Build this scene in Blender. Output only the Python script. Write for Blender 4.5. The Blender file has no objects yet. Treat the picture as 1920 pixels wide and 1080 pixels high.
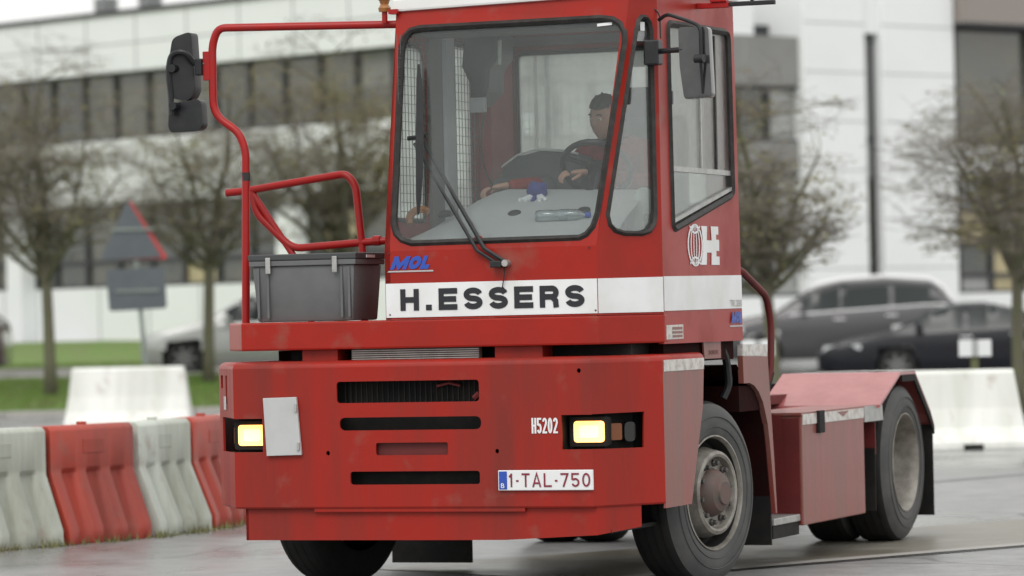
import bpy, bmesh, math, random
from mathutils import Vector, Matrix
from mathutils.geometry import tessellate_polygon
random.seed(7)
R = math.radians
S = bpy.context.scene
COL = S.collection

# ---------------------------------------------------------------- camera, world, sun, exposure
cam_d = bpy.data.cameras.new('camera'); cam = bpy.data.objects.new('camera', cam_d); COL.objects.link(cam)
S.camera = cam
cam_d.sensor_width = 36; cam_d.lens = 36*7464.4/1920
cam_d.clip_start = 0.1; cam_d.clip_end = 3000
cam.location = (0, 0, 1.458)
pitch, roll = 0.0067, 0.0222
rv = Vector((1, 0, 0)); fw = Vector((0, math.cos(pitch), math.sin(pitch))); uv = rv.cross(fw)
r2 = rv*math.cos(roll) - uv*math.sin(roll); u2 = uv*math.cos(roll) + rv*math.sin(roll)
cam.rotation_euler = Matrix((r2, u2, -fw)).transposed().to_euler()
cam_d.dof.use_dof = True; cam_d.dof.focus_distance = 20.6; cam_d.dof.aperture_fstop = 2.5

SUN_EL, SUN_AZ = 48, -25
w = bpy.data.worlds.new('World'); S.world = w; w.use_nodes = True
nt = w.node_tree; nt.nodes.clear()
sky = nt.nodes.new('ShaderNodeTexSky'); sky.sky_type = 'NISHITA'; sky.sun_disc = False
sky.sun_elevation = R(SUN_EL); sky.sun_rotation = R(180+SUN_AZ); sky.dust_density = 6; sky.air_density = 1.0
hs = nt.nodes.new('ShaderNodeHueSaturation'); hs.inputs['Saturation'].default_value = 0.10
mx = nt.nodes.new('ShaderNodeMix'); mx.data_type = 'RGBA'; mx.inputs[0].default_value = 0.72
mx.inputs[7].default_value = (9.6, 9.6, 9.35, 1)      # the even grey cloud deck, in the sky texture's own units
bg = nt.nodes.new('ShaderNodeBackground'); bg.inputs[1].default_value = 0.10
out = nt.nodes.new('ShaderNodeOutputWorld')
nt.links.new(sky.outputs[0], hs.inputs['Color']); nt.links.new(hs.outputs[0], mx.inputs[6])
nt.links.new(mx.outputs[2], bg.inputs[0]); nt.links.new(bg.outputs[0], out.inputs[0])
sd = bpy.data.lights.new('sun', 'SUN'); sd.energy = 0.9; sd.angle = R(25); sd.color = (1, .97, .93)
so = bpy.data.objects.new('sun', sd); COL.objects.link(so)
az = R(SUN_AZ)                                        # sun stands behind the camera, a little to its left
dirv = Vector((math.sin(az)*math.cos(R(SUN_EL)), -math.cos(az)*math.cos(R(SUN_EL)), math.sin(R(SUN_EL))))
so.rotation_euler = dirv.to_track_quat('Z', 'Y').to_euler(); so.location = (0, 0, 30)
S.view_settings.view_transform = 'Standard'; S.view_settings.look = 'None'
S.view_settings.exposure = 0.5; S.view_settings.gamma = 1; S.view_settings.use_curve_mapping = False
S.render.engine = 'CYCLES'

# ---------------------------------------------------------------- materials
def mat(name, col, rough=.5, metal=0., coat=0., var=0., vscale=3., vcol=None, bump=0., bscale=60., rvar=0., spec=.5,
        streak=False, chips=None, emit=None, estr=0., coord='Object', detail=6, lo=.42, hi=.68):
    m = bpy.data.materials.new(name); m.use_nodes = True
    n = m.node_tree; b = n.nodes['Principled BSDF']; L = n.links.new
    b.inputs['Base Color'].default_value = (*col, 1); b.inputs['Roughness'].default_value = rough
    b.inputs['Metallic'].default_value = metal; b.inputs['Coat Weight'].default_value = coat
    b.inputs['Coat Roughness'].default_value = .08; b.inputs['Specular IOR Level'].default_value = spec
    tc = n.nodes.new('ShaderNodeTexCoord')
    if var or rvar:
        mp = n.nodes.new('ShaderNodeMapping'); L(tc.outputs[coord], mp.inputs[0])
        if streak: mp.inputs['Scale'].default_value = (1, 1, .12)
        no = n.nodes.new('ShaderNodeTexNoise'); no.inputs['Scale'].default_value = vscale; no.inputs['Detail'].default_value = detail
        no.inputs['Roughness'].default_value = .62
        L(mp.outputs[0], no.inputs['Vector'])
        mr = n.nodes.new('ShaderNodeMapRange'); mr.inputs[1].default_value = lo; mr.inputs[2].default_value = hi
        L(no.outputs['Fac'], mr.inputs[0])
        if var:
            mi = n.nodes.new('ShaderNodeMix'); mi.data_type = 'RGBA'
            mi.inputs[6].default_value = (*col, 1); mi.inputs[7].default_value = (*(vcol or [c*.5 for c in col]), 1)
            mu = n.nodes.new('ShaderNodeMath'); mu.operation = 'MULTIPLY'; mu.inputs[1].default_value = var
            L(mr.outputs[0], mu.inputs[0]); L(mu.outputs[0], mi.inputs[0]); L(mi.outputs[2], b.inputs['Base Color'])
        if rvar:
            m2 = n.nodes.new('ShaderNodeMapRange'); m2.inputs[3].default_value = rough; m2.inputs[4].default_value = min(1, max(.02, rough+rvar))
            L(mr.outputs[0], m2.inputs[0]); L(m2.outputs[0], b.inputs['Roughness'])
    if chips:
        cn = n.nodes.new('ShaderNodeTexNoise'); cn.inputs['Scale'].default_value = 26; cn.inputs['Detail'].default_value = 8; cn.inputs['Roughness'].default_value = .75
        cmp_ = n.nodes.new('ShaderNodeMapping'); cmp_.inputs['Scale'].default_value = (.7, .7, 1.6); L(tc.outputs[coord], cmp_.inputs[0]); L(cmp_.outputs[0], cn.inputs['Vector'])
        cr_ = n.nodes.new('ShaderNodeMapRange'); cr_.inputs[1].default_value = .735; cr_.inputs[2].default_value = .76; L(cn.outputs['Fac'], cr_.inputs[0])
        c2 = n.nodes.new('ShaderNodeTexNoise'); c2.inputs['Scale'].default_value = 5; c2.inputs['Detail'].default_value = 6; L(tc.outputs[coord], c2.inputs['Vector'])
        c3 = n.nodes.new('ShaderNodeMapRange'); c3.inputs[1].default_value = .60; c3.inputs[2].default_value = .78; c3.inputs[4].default_value = .55; L(c2.outputs['Fac'], c3.inputs[0])
        cm = n.nodes.new('ShaderNodeMix'); cm.data_type = 'RGBA'; cm.inputs[7].default_value = (.22, .10, .075, 1)
        L(b.inputs['Base Color'].links[0].from_socket, cm.inputs[6]); L(c3.outputs[0], cm.inputs[0])
        ch_ = n.nodes.new('ShaderNodeMix'); ch_.data_type = 'RGBA'; ch_.inputs[7].default_value = (*chips, 1); L(cm.outputs[2], ch_.inputs[6]); L(cr_.outputs[0], ch_.inputs[0])
        L(ch_.outputs[2], b.inputs['Base Color'])
    if bump:
        nb = n.nodes.new('ShaderNodeTexNoise'); nb.inputs['Scale'].default_value = bscale; nb.inputs['Detail'].default_value = 4
        L(tc.outputs[coord], nb.inputs['Vector'])
        bp = n.nodes.new('ShaderNodeBump'); bp.inputs['Strength'].default_value = bump; bp.inputs['Distance'].default_value = .01
        L(nb.outputs['Fac'], bp.inputs['Height']); L(bp.outputs[0], b.inputs['Normal'])
    if emit:
        b.inputs['Emission Color'].default_value = (*emit, 1); b.inputs['Emission Strength'].default_value = estr
    return m

def glass(name, tint, refl=1.0, haze=0., hcol=(.55, .6, .58), trans=False):
    m = bpy.data.materials.new(name); m.use_nodes = True; n = m.node_tree; n.nodes.clear(); L = n.links.new
    o = n.nodes.new('ShaderNodeOutputMaterial'); t = n.nodes.new('ShaderNodeBsdfTransparent'); t.inputs[0].default_value = (*tint, 1)
    g = n.nodes.new('ShaderNodeBsdfGlossy'); g.inputs['Roughness'].default_value = .03
    f = n.nodes.new('ShaderNodeFresnel'); f.inputs[0].default_value = 1.6
    k = n.nodes.new('ShaderNodeMath'); k.operation = 'MULTIPLY'; k.inputs[1].default_value = refl
    x = n.nodes.new('ShaderNodeMixShader'); L(f.outputs[0], k.inputs[0]); L(k.outputs[0], x.inputs[0])
    d = n.nodes.new('ShaderNodeBsdfTranslucent' if trans else 'ShaderNodeBsdfDiffuse'); d.inputs[0].default_value = (*hcol, 1)
    y = n.nodes.new('ShaderNodeMixShader')
    no = n.nodes.new('ShaderNodeTexNoise'); no.inputs['Scale'].default_value = 5; no.inputs['Detail'].default_value = 4
    tc = n.nodes.new('ShaderNodeTexCoord'); L(tc.outputs['Object'], no.inputs['Vector'])
    hm = n.nodes.new('ShaderNodeMath'); hm.operation = 'MULTIPLY'; hm.inputs[1].default_value = haze*2; mrr = n.nodes.new('ShaderNodeMapRange'); mrr.inputs[1].default_value = .3; mrr.inputs[2].default_value = .7; mrr.inputs[3].default_value = .4; mrr.inputs[4].default_value = .6; L(no.outputs['Fac'], mrr.inputs[0]); L(mrr.outputs[0], hm.inputs[0])
    L(hm.outputs[0], y.inputs[0]); L(t.outputs[0], y.inputs[1]); L(d.outputs[0], y.inputs[2])
    L(y.outputs[0], x.inputs[1]); L(g.outputs[0], x.inputs[2]); L(x.outputs[0], o.inputs[0])
    return m

RED = mat('red_paint', (.31, .017, .010), .32, spec=.24, var=.7, vscale=2.2, vcol=(.21, .020, .014), rvar=.15, chips=(.30, .15, .13), bump=.05, bscale=9)
RED_D = mat('red_bumper_paint', (.30, .017, .010), .36, spec=.24, var=.85, vscale=3.2, vcol=(.17, .024, .018), rvar=.2, bump=.08, bscale=12, streak=True, chips=(.34, .26, .24))
RED_G = mat('red_paint_grime_and_sky_sheen', (.23, .040, .032), .34, spec=.4, coat=.25, var=.85, vscale=5, vcol=(.20, .11, .09), rvar=.2, bump=.08, bscale=25, streak=True, chips=(.09, .05, .04))  # road grime kept pale, with the sides' pinkish sky reflection mixed into it
RED_W = mat('wet_red_paint_sky_sheen', (.34, .085, .085), .34, coat=.8, var=.6, vscale=4, vcol=(.26, .07, .065), rvar=.15, bump=.06, bscale=18)  # pinker base puts the sky reflection on the up-facing wings into the colour
RED_K = mat('near_black_underbody_red', (.022, .004, .004), .85, var=.6, vscale=7, vcol=(.010, .007, .006), spec=.08)  # red taken down to near black for wheel arch and frame parts
TREAD = mat('black_tread_rubber', (.016, .016, .016), .8, spec=.25, var=.5, vscale=8, vcol=(.03, .028, .026))
RED_L = mat('red_cab_lining', (.30, .018, .018), .6, var=.4, vscale=5)
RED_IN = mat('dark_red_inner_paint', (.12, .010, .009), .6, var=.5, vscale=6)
RED_T = mat('red_tube_paint', (.32, .010, .009), .35, spec=.3, var=.4, vscale=14, vcol=(.2, .03, .03))
WHITE_ST = mat('white_stripe_vinyl', (.72, .73, .74), .35, coat=.3, var=.5, vscale=2.5, vcol=(.5, .49, .45))
WHITE_TP = mat('dirty_white_tape', (.62, .6, .57), .5, var=.8, vscale=22, vcol=(.33, .27, .25))
BLACK_INK = mat('black_lettering', (.012, .013, .018), .4)
BLUE = mat('blue_lettering', (.02, .07, .38), .4)
GREYL = mat('silver_underline', (.42, .40, .40), .35)
RUBBER = mat('window_rubber', (.022, .021, .020), .55, spec=.3, var=.4, vscale=20, vcol=(.07, .065, .06))
PLAST = mat('black_plastic', (.011, .012, .014), .38, spec=.4, var=.4, vscale=14, vcol=(.03, .03, .032))
DARK = mat('black_chassis', (.009, .009, .009), .7, spec=.25, var=.5, vscale=8, vcol=(.03, .026, .022))
TYRE = mat('tyre_rubber', (.052, .052, .053), .62, var=.8, vscale=5, vcol=(.10, .098, .094), rvar=.2, bump=.1, bscale=50)
RIMM = mat('dull_rim_metal', (.30, .285, .255), .5, metal=.2, var=.9, vscale=7, vcol=(.11, .095, .08), bump=.1, bscale=40)
HUBM = mat('rusty_red_hub', (.12, .072, .062), .6, var=.9, vscale=16, vcol=(.085, .075, .065))
NUTM = mat('dark_nut_steel', (.09, .085, .08), .5, metal=.4)
STEEL = mat('bare_steel', (.45, .45, .44), .4, metal=.6, var=.5, vscale=12, vcol=(.2, .2, .19))
GREYPL = mat('grey_steel_plate', (.46, .47, .47), .45, var=.4, vscale=5, vcol=(.36, .36, .35))
CRATE = mat('grey_crate_plastic', (.115, .12, .122), .5, var=.5, vscale=8, vcol=(.09, .09, .092))
CRATE_L = mat('dark_crate_lid', (.045, .047, .05), .45)
DASH = mat('grey_dash_plastic', (.40, .41, .42), .6, var=.4, vscale=4, vcol=(.32, .33, .34))
CABIN = mat('dark_cabin_trim', (.10, .10, .10), .7, var=.4, vscale=5)
CABIN_G = mat('grey_cabin_lining', (.5, .51, .52), .7, var=.4, vscale=5, vcol=(.38, .39, .4))
SEAT = mat('grey_seat_cloth', (.07, .075, .08), .85, var=.4, vscale=12)
LAMP = mat('lit_halogen_lens', (1, .85, .5), .2, emit=(1, .36, .045), estr=2.2)
LAMP_H = mat('lit_lamp_core', (1, .9, .7), .2, emit=(1, .46, .085), estr=2.2)
AMBER = mat('amber_lens', (.16, .045, .008), .25, coat=.2)
CLEAR = mat('smoked_lamp_glass', (.014, .014, .014), .15, coat=.3)
W_PLATE = mat('number_plate_white', (.70, .71, .72), .35, coat=.3)
PL_RED = mat('number_plate_ruby', (.20, .012, .03), .4)
MIRG = mat('smoky_mirror_back', (.03, .030, .032), .16, coat=.6, var=.5, vscale=7, vcol=(.07, .07, .07))
SCREEN = glass('windscreen_glass', (.91, .935, .93), .50, .035)
SIDEG = glass('wet_glass_bright_haze', (.95, .985, .965), .5, .42, (1, 1, .98), True)  # strong white haze brightens the wet panes like daylight coming through
SIDEG2 = glass('low_haze_side_glass', (.93, .965, .95), .6, .05, (.5, .55, .53))  # little haze keeps the lower pane dark, as with the door behind it
CLRP = glass('clear_bottle_plastic', (.86, .9, .92), 1.6, .12, (.8, .85, .9))
SKIN = mat('skin', (.44, .25, .18), .55, var=.5, vscale=14, vcol=(.36, .17, .13)); HAIR = mat('dark_hair', (.03, .022, .018), .7, bump=.3)
JACK = mat('red_work_jacket', (.27, .018, .016), .85, var=.7, vscale=14, vcol=(.13, .010, .010), bump=.8, bscale=14)
NAVY = mat('navy_trousers', (.02, .028, .06), .85)
CLOTH = mat('blue_glove_cloth', (.035, .04, .20), .85); CLOTHW = mat('white_glove_rubber', (.65, .66, .68), .6)
CONC = mat('white_painted_concrete', (.76, .77, .74), .75, var=.7, vscale=3, vcol=(.54, .55, .50), bump=.15, bscale=30, streak=True, chips=(.3, .29, .27))
PW = mat('dirty_white_plastic', (.50, .53, .48), .55, var=.85, vscale=2.3, vcol=(.24, .245, .19), streak=True, chips=(.12, .12, .10), bump=.1, bscale=14)
PR = mat('faded_red_plastic', (.38, .05, .03), .5, var=.85, vscale=3, vcol=(.20, .045, .035), streak=True, chips=(.5, .42, .38), bump=.1, bscale=14)
BW = mat('white_cladding', (.76, .78, .78), .5, var=.35, vscale=.5, vcol=(.66, .69, .69))
BG = mat('grey_cladding', (.22, .22, .21), .6, var=.3, vscale=.6)
BBR = mat('taupe_fascia', (.26, .23, .21), .6)
WIRE = mat('grey_wire', (.10, .11, .105), .6)
MULL = mat('dark_window_frame', (.03, .032, .034), .5)
PANE = mat('dark_window_pane', (.045, .052, .048), .12, coat=.6, var=.9, vscale=.35, vcol=(.14, .13, .09), spec=.6)
PANE_L = mat('pane_with_drawn_blind', (.30, .31, .30), .3, coat=.5, var=.5, vscale=.8, vcol=(.2, .21, .2))
PANE_Y = mat('pane_painted_lit_room', (.42, .36, .20), .3, coat=.4, var=.4, vscale=.8)  # yellow base colour stands in for a lit room behind the pane
PANE_G = mat('glazing_painted_reflections', (.075, .085, .075), .05, coat=.6, var=.9, vscale=.25, vcol=(.12, .10, .055), spec=.8)  # green-brown patches paint tree reflections into the glass colour
BARK = mat('grey_green_bark', (.115, .105, .075), .85, var=.7, vscale=6, vcol=(.10, .12, .045), bump=.4, bscale=30)
TWIG = mat('grey_brown_twigs', (.17, .15, .12), .85)
LEAF_A = mat('olive_autumn_leaf', (.16, .165, .055), .7, var=.9, vscale=1.2, vcol=(.13, .085, .045))
GRASS = mat('lawn_grass', (.105, .19, .03), .9, var=.9, vscale=1.6, vcol=(.14, .15, .06), bump=.5, bscale=40)
POST = mat('galvanised_post', (.20, .235, .21), .55, var=.4, vscale=3)
SIGNB = mat('sign_back_grey', (.075, .09, .10), .5, var=.4, vscale=4, vcol=(.11, .12, .125)); SIGNR = mat('sign_red_edge', (.42, .04, .04), .45)
GPOST = mat('mossy_post', (.11, .12, .05), .8)
BOARD = mat('pale_sign_board', (.66, .68, .68), .4); BOARD_G = mat('grey_sign_stripe', (.33, .34, .34), .4)
P_SIL = mat('silver_car_paint', (.42, .43, .42), .3, metal=.35, coat=.8)
P_GRY = mat('grey_car_paint', (.062, .060, .063), .3, metal=.3, coat=.35)
P_BLK = mat('dark_blue_car_paint', (.006, .007, .011), .25, spec=.35, coat=.12)
P_BRN = mat('brown_car_paint', (.06, .035, .03), .3, coat=1)
CGLASS = mat('dark_car_glass', (.018, .024, .024), .12, spec=.3)
CHROME = mat('bright_trim', (.85, .85, .86), .3, metal=.3)
LIGHTC = mat('clear_car_lamp', (.55, .57, .58), .15, coat=1)
ALLOY = mat('car_alloy', (.22, .22, .22), .35, metal=.5)
CTYRE = mat('car_tyre', (.02, .02, .02), .8)
VENT = mat('galvanised_vent_metal', (.30, .31, .31), .5, metal=.3)

# asphalt: damp, pale, patchy
ASPH = bpy.data.materials.new('damp_pale_asphalt'); ASPH.use_nodes = True
def asphalt():
    n = ASPH.node_tree; b = n.nodes['Principled BSDF']; L = n.links.new
    g = n.nodes.new('ShaderNodeNewGeometry')
    big = n.nodes.new('ShaderNodeTexNoise'); big.inputs['Scale'].default_value = .35; big.inputs['Detail'].default_value = 6
    mp = n.nodes.new('ShaderNodeMapping'); mp.inputs['Scale'].default_value = (1, .5, 1); mp.inputs['Rotation'].default_value = (0, 0, R(25))
    L(g.outputs['Position'], mp.inputs[0]); L(mp.outputs[0], big.inputs['Vector'])
    fine = n.nodes.new('ShaderNodeTexNoise'); fine.inputs['Scale'].default_value = 45; fine.inputs['Detail'].default_value = 5
    L(g.outputs['Position'], fine.inputs['Vector'])
    mr = n.nodes.new('ShaderNodeMapRange'); mr.inputs[1].default_value = .42; mr.inputs[2].default_value = .60; L(big.outputs['Fac'], mr.inputs[0])
    mi = n.nodes.new('ShaderNodeMix'); mi.data_type = 'RGBA'; mi.inputs[6].default_value = (.17, .170, .173, 1); mi.inputs[7].default_value = (.265, .266, .268, 1)
    L(mr.outputs[0], mi.inputs[0])
    m2 = n.nodes.new('ShaderNodeMix'); m2.data_type = 'RGBA'; m2.blend_type = 'OVERLAY'; m2.inputs[0].default_value = .45
    L(mi.outputs[2], m2.inputs[6]); L(fine.outputs['Color'], m2.inputs[7]); 
    hsn = n.nodes.new('ShaderNodeHueSaturation'); hsn.inputs['Saturation'].default_value = .15; L(m2.outputs[2], hsn.inputs['Color'])
    # mottled patches, fine aggregate and tar-filled cracks
    md = n.nodes.new('ShaderNodeTexNoise'); md.inputs['Scale'].default_value = 3.5; md.inputs['Detail'].default_value = 8; md.inputs['Roughness'].default_value = .7; L(g.outputs['Position'], md.inputs['Vector'])
    mm = n.nodes.new('ShaderNodeMapRange'); mm.inputs[1].default_value = .35; mm.inputs[2].default_value = .68; mm.inputs[3].default_value = .72; mm.inputs[4].default_value = 1.15; L(md.outputs['Fac'], mm.inputs[0])
    sc_ = n.nodes.new('ShaderNodeVectorMath'); sc_.operation = 'SCALE'; L(hsn.outputs[0], sc_.inputs[0]); L(mm.outputs[0], sc_.inputs['Scale'])
    wn = n.nodes.new('ShaderNodeTexNoise'); wn.inputs['Scale'].default_value = 1.4; wn.inputs['Detail'].default_value = 5; L(g.outputs['Position'], wn.inputs['Vector'])
    wa = n.nodes.new('ShaderNodeMix'); wa.data_type = 'VECTOR'; wa.inputs[0].default_value = .25; L(g.outputs['Position'], wa.inputs[4]); L(wn.outputs['Color'], wa.inputs[5])
    vo = n.nodes.new('ShaderNodeTexVoronoi'); vo.feature = 'DISTANCE_TO_EDGE'; vo.inputs['Scale'].default_value = .38; L(wa.outputs[1], vo.inputs['Vector'])
    ck = n.nodes.new('ShaderNodeMapRange'); ck.inputs[1].default_value = .003; ck.inputs[2].default_value = .007; ck.inputs[3].default_value = .55; ck.inputs[4].default_value = 0; L(vo.outputs['Distance'], ck.inputs[0])
    cx_ = n.nodes.new('ShaderNodeMix'); cx_.data_type = 'RGBA'; cx_.inputs[7].default_value = (.04, .04, .04, 1); L(sc_.outputs[0], cx_.inputs[6]); L(ck.outputs[0], cx_.inputs[0])
    L(cx_.outputs[2], b.inputs['Base Color'])
    rr = n.nodes.new('ShaderNodeMapRange'); rr.inputs[3].default_value = .20; rr.inputs[4].default_value = .55; L(mr.outputs[0], rr.inputs[0]); L(rr.outputs[0], b.inputs['Roughness'])
    bp = n.nodes.new('ShaderNodeBump'); bp.inputs['Strength'].default_value = .35; bp.inputs['Distance'].default_value = .006
    L(fine.outputs['Fac'], bp.inputs['Height']); L(bp.outputs[0], b.inputs['Normal'])
asphalt()
WETB = mat('brown_wet_concrete', (.16, .145, .115), .33, var=.8, vscale=1.1, vcol=(.22, .21, .185), rvar=.2, bump=.2, bscale=60)
GUTT = mat('pale_gutter_concrete', (.34, .33, .31), .55, var=.6, vscale=2, vcol=(.24, .23, .21), bump=.2, bscale=60)
JOINT = mat('tar_joint', (.04, .04, .04), .5)

# ---------------------------------------------------------------- helpers
def mesh(name, vs, fs, m, parent=None, smooth=False, ms=None):
    me = bpy.data.meshes.new(name); me.from_pydata([tuple(v) for v in vs], [], fs)
    for mm in (m if isinstance(m, (list, tuple)) else [m]): me.materials.append(mm)
    if ms:
        for p, i in zip(me.polygons, ms): p.material_index = i
    if smooth: me.shade_smooth()
    me.update()
    o = bpy.data.objects.new(name, me); COL.objects.link(o)
    if parent: o.parent = parent
    return o
class MB:
    def __init__(s): s.v = []; s.f = []; s.mi = []
    def add(s, vs, fs, mi=0):
        k = len(s.v); s.v += [Vector(v) for v in vs]; s.f += [tuple(i+k for i in f) for f in fs]; s.mi += [mi]*len(fs); return s
    def box(s, x0, x1, y0, y1, z0, z1, mi=0):
        v = [(x, y, z) for x in (x0, x1) for y in (y0, y1) for z in (z0, z1)]
        return s.add(v, [(0, 1, 3, 2), (4, 6, 7, 5), (0, 4, 5, 1), (2, 3, 7, 6), (0, 2, 6, 4), (1, 5, 7, 3)], mi)
    def prism(s, outer, fn, t, holes=(), mi=0):
        """outer/holes 2D loops, fn maps (a,b,depth)->3D"""
        loops = [outer]+list(holes); pts = [p for l in loops for p in l]
        tri = tessellate_polygon([[Vector((p[0], p[1], 0)) for p in l] for l in loops]); n = len(pts)
        vs = [fn(p[0], p[1], 0) for p in pts]+[fn(p[0], p[1], t) for p in pts]
        fs = [tuple(q) for q in tri]+[tuple(i+n for i in reversed(q)) for q in tri]; k = 0
        for l in loops:
            m = len(l)
            for i in range(m): a, b = k+i, k+(i+1) % m; fs.append((a, b, b+n, a+n))
            k += m
        return s.add(vs, fs, mi)
    def tube(s, path, r, n=8, mi=0, cap=True):
        path = [Vector(p) for p in path]; rs = r if isinstance(r, (list, tuple)) else [r]*len(path)
        vs = []; prev = None
        for i, p in enumerate(path):
            d = (path[min(i+1, len(path)-1)]-path[max(i-1, 0)]).normalized()
            if prev is None: a = d.orthogonal().normalized()
            else: a = (prev-d*prev.dot(d)).normalized()
            prev = a; b = d.cross(a)
            for k in range(n): t = 2*math.pi*k/n; vs.append(p+(a*math.cos(t)+b*math.sin(t))*rs[i])
        fs = []
        for i in range(len(path)-1):
            for k in range(n): fs.append((i*n+k, i*n+(k+1) % n, (i+1)*n+(k+1) % n, (i+1)*n+k))
        if cap: fs.append(tuple(range(n-1, -1, -1))); fs.append(tuple((len(path)-1)*n+k for k in range(n)))
        return s.add(vs, fs, mi)
    def lathe(s, prof, fn=None, n=40, mi=0):
        """prof (r, d); axis +x; fn maps (x,y,z)"""
        fn = fn or (lambda x, y, z: (x, y, z)); vs = []; m = len(prof)
        for k in range(n):
            t = 2*math.pi*k/n
            for r, d in prof: vs.append(fn(d, r*math.cos(t), r*math.sin(t)))
        fs = [(k*m+i, k*m+i+1, ((k+1) % n)*m+i+1, ((k+1) % n)*m+i) for k in range(n) for i in range(m-1)]
        return s.add(vs, fs, mi)
    def build(s, name, m, parent=None, smooth=False, bevel=0., seg=2):
        o = mesh(name, s.v, s.f, m, parent, False, s.mi)
        bm = bmesh.new(); bm.from_mesh(o.data); bmesh.ops.remove_doubles(bm, verts=bm.verts, dist=1e-5)
        bmesh.ops.recalc_face_normals(bm, faces=bm.faces)
        if bevel:
            es = [e for e in bm.edges if len(e.link_faces) == 2 and e.calc_face_angle(0) > .5]
            bmesh.ops.bevel(bm, geom=es, offset=bevel, segments=seg, affect='EDGES', profile=.6, clamp_overlap=True)
        bm.to_mesh(o.data); bm.free()
        if smooth:
            o.data.shade_smooth()
            try: o.data.set_sharp_from_angle(angle=R(38))
            except Exception: pass
        return o
def round_path(pts, rad, n=5):
    P = [Vector(p) for p in pts]; o = [P[0]]
    for i in range(1, len(P)-1):
        a, b, c = P[i-1], P[i], P[i+1]; r = min(rad, (a-b).length*.45, (c-b).length*.45)
        p0 = b+(a-b).normalized()*r; p1 = b+(c-b).normalized()*r
        for k in range(n+1): t = k/n; o.append(p0*(1-t)**2+b*2*t*(1-t)+p1*t*t)
    o.append(P[-1]); return o
def round_poly(pts, rad, n=5):
    P = [Vector((p[0], p[1], 0)) for p in pts]; rads = rad if isinstance(rad, (list, tuple)) else [rad]*len(P); o = []; N = len(P)
    for i in range(N):
        a, b, c = P[i-1], P[i], P[(i+1) % N]; r = min(rads[i], (a-b).length*.48, (c-b).length*.48)
        p0 = b+(a-b).normalized()*r; p1 = b+(c-b).normalized()*r
        for k in range(n+1): t = k/n; q = p0*(1-t)**2+b*2*t*(1-t)+p1*t*t; o.append((q.x, q.y))
    return o
def inset(loop, d):
    """move a counter-clockwise or clockwise loop inwards by d"""
    P = [Vector((p[0], p[1])) for p in loop]; N = len(P)
    A = sum(P[i].x*P[(i+1) % N].y-P[(i+1) % N].x*P[i].y for i in range(N)); sg = 1 if A > 0 else -1; o = []
    for i in range(N):
        e1 = (P[i]-P[i-1]); e2 = (P[(i+1) % N]-P[i])
        if e1.length < 1e-6: e1 = e2
        if e2.length < 1e-6: e2 = e1
        n = (Vector((-e1.y, e1.x)).normalized()+Vector((-e2.y, e2.x)).normalized()); n = n.normalized() if n.length > 1e-6 else n
        o.append(tuple(P[i]+n*d*sg))
    return o
def thing(name, label, cat, loc=(0, 0, 0), rz=0, group=None):
    o = bpy.data.objects.new(name, None); COL.objects.link(o); o.location = loc; o.rotation_euler = (0, 0, rz)
    o.empty_display_size = .3
    return tag(o, label, cat, group)
def tag(o, label, cat, group=None):
    o['label'] = label; o['category'] = cat
    if group: o['group'] = group
    return o
def struct(o): o['kind'] = 'structure'; return o
def stuff(o): o['kind'] = 'stuff'; return o
def text(name, s, m, parent, x0, x1, z0, z1, fn, bold=0., shear=0., depth=.002, spacing=1.):
    cu = bpy.data.curves.new(name, 'FONT'); cu.body = s; cu.offset = bold; cu.shear = shear; cu.resolution_u = 4; cu.space_character = spacing
    to = bpy.data.objects.new(name+'_tmp', cu); COL.objects.link(to)
    dg = bpy.context.evaluated_depsgraph_get(); me = bpy.data.meshes.new_from_object(to.evaluated_get(dg))
    vs = [v.co.copy() for v in me.vertices]; fs = [tuple(p.vertices) for p in me.polygons]
    bpy.data.objects.remove(to); 
    ax, bx = min(v.x for v in vs), max(v.x for v in vs); ay, by = min(v.y for v in vs), max(v.y for v in vs)
    q = [fn(x0+(v.x-ax)/(bx-ax)*(x1-x0), z0+(v.y-ay)/(by-ay)*(z1-z0), -depth) for v in vs]
    return mesh(name, q, fs, m, parent)

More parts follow.
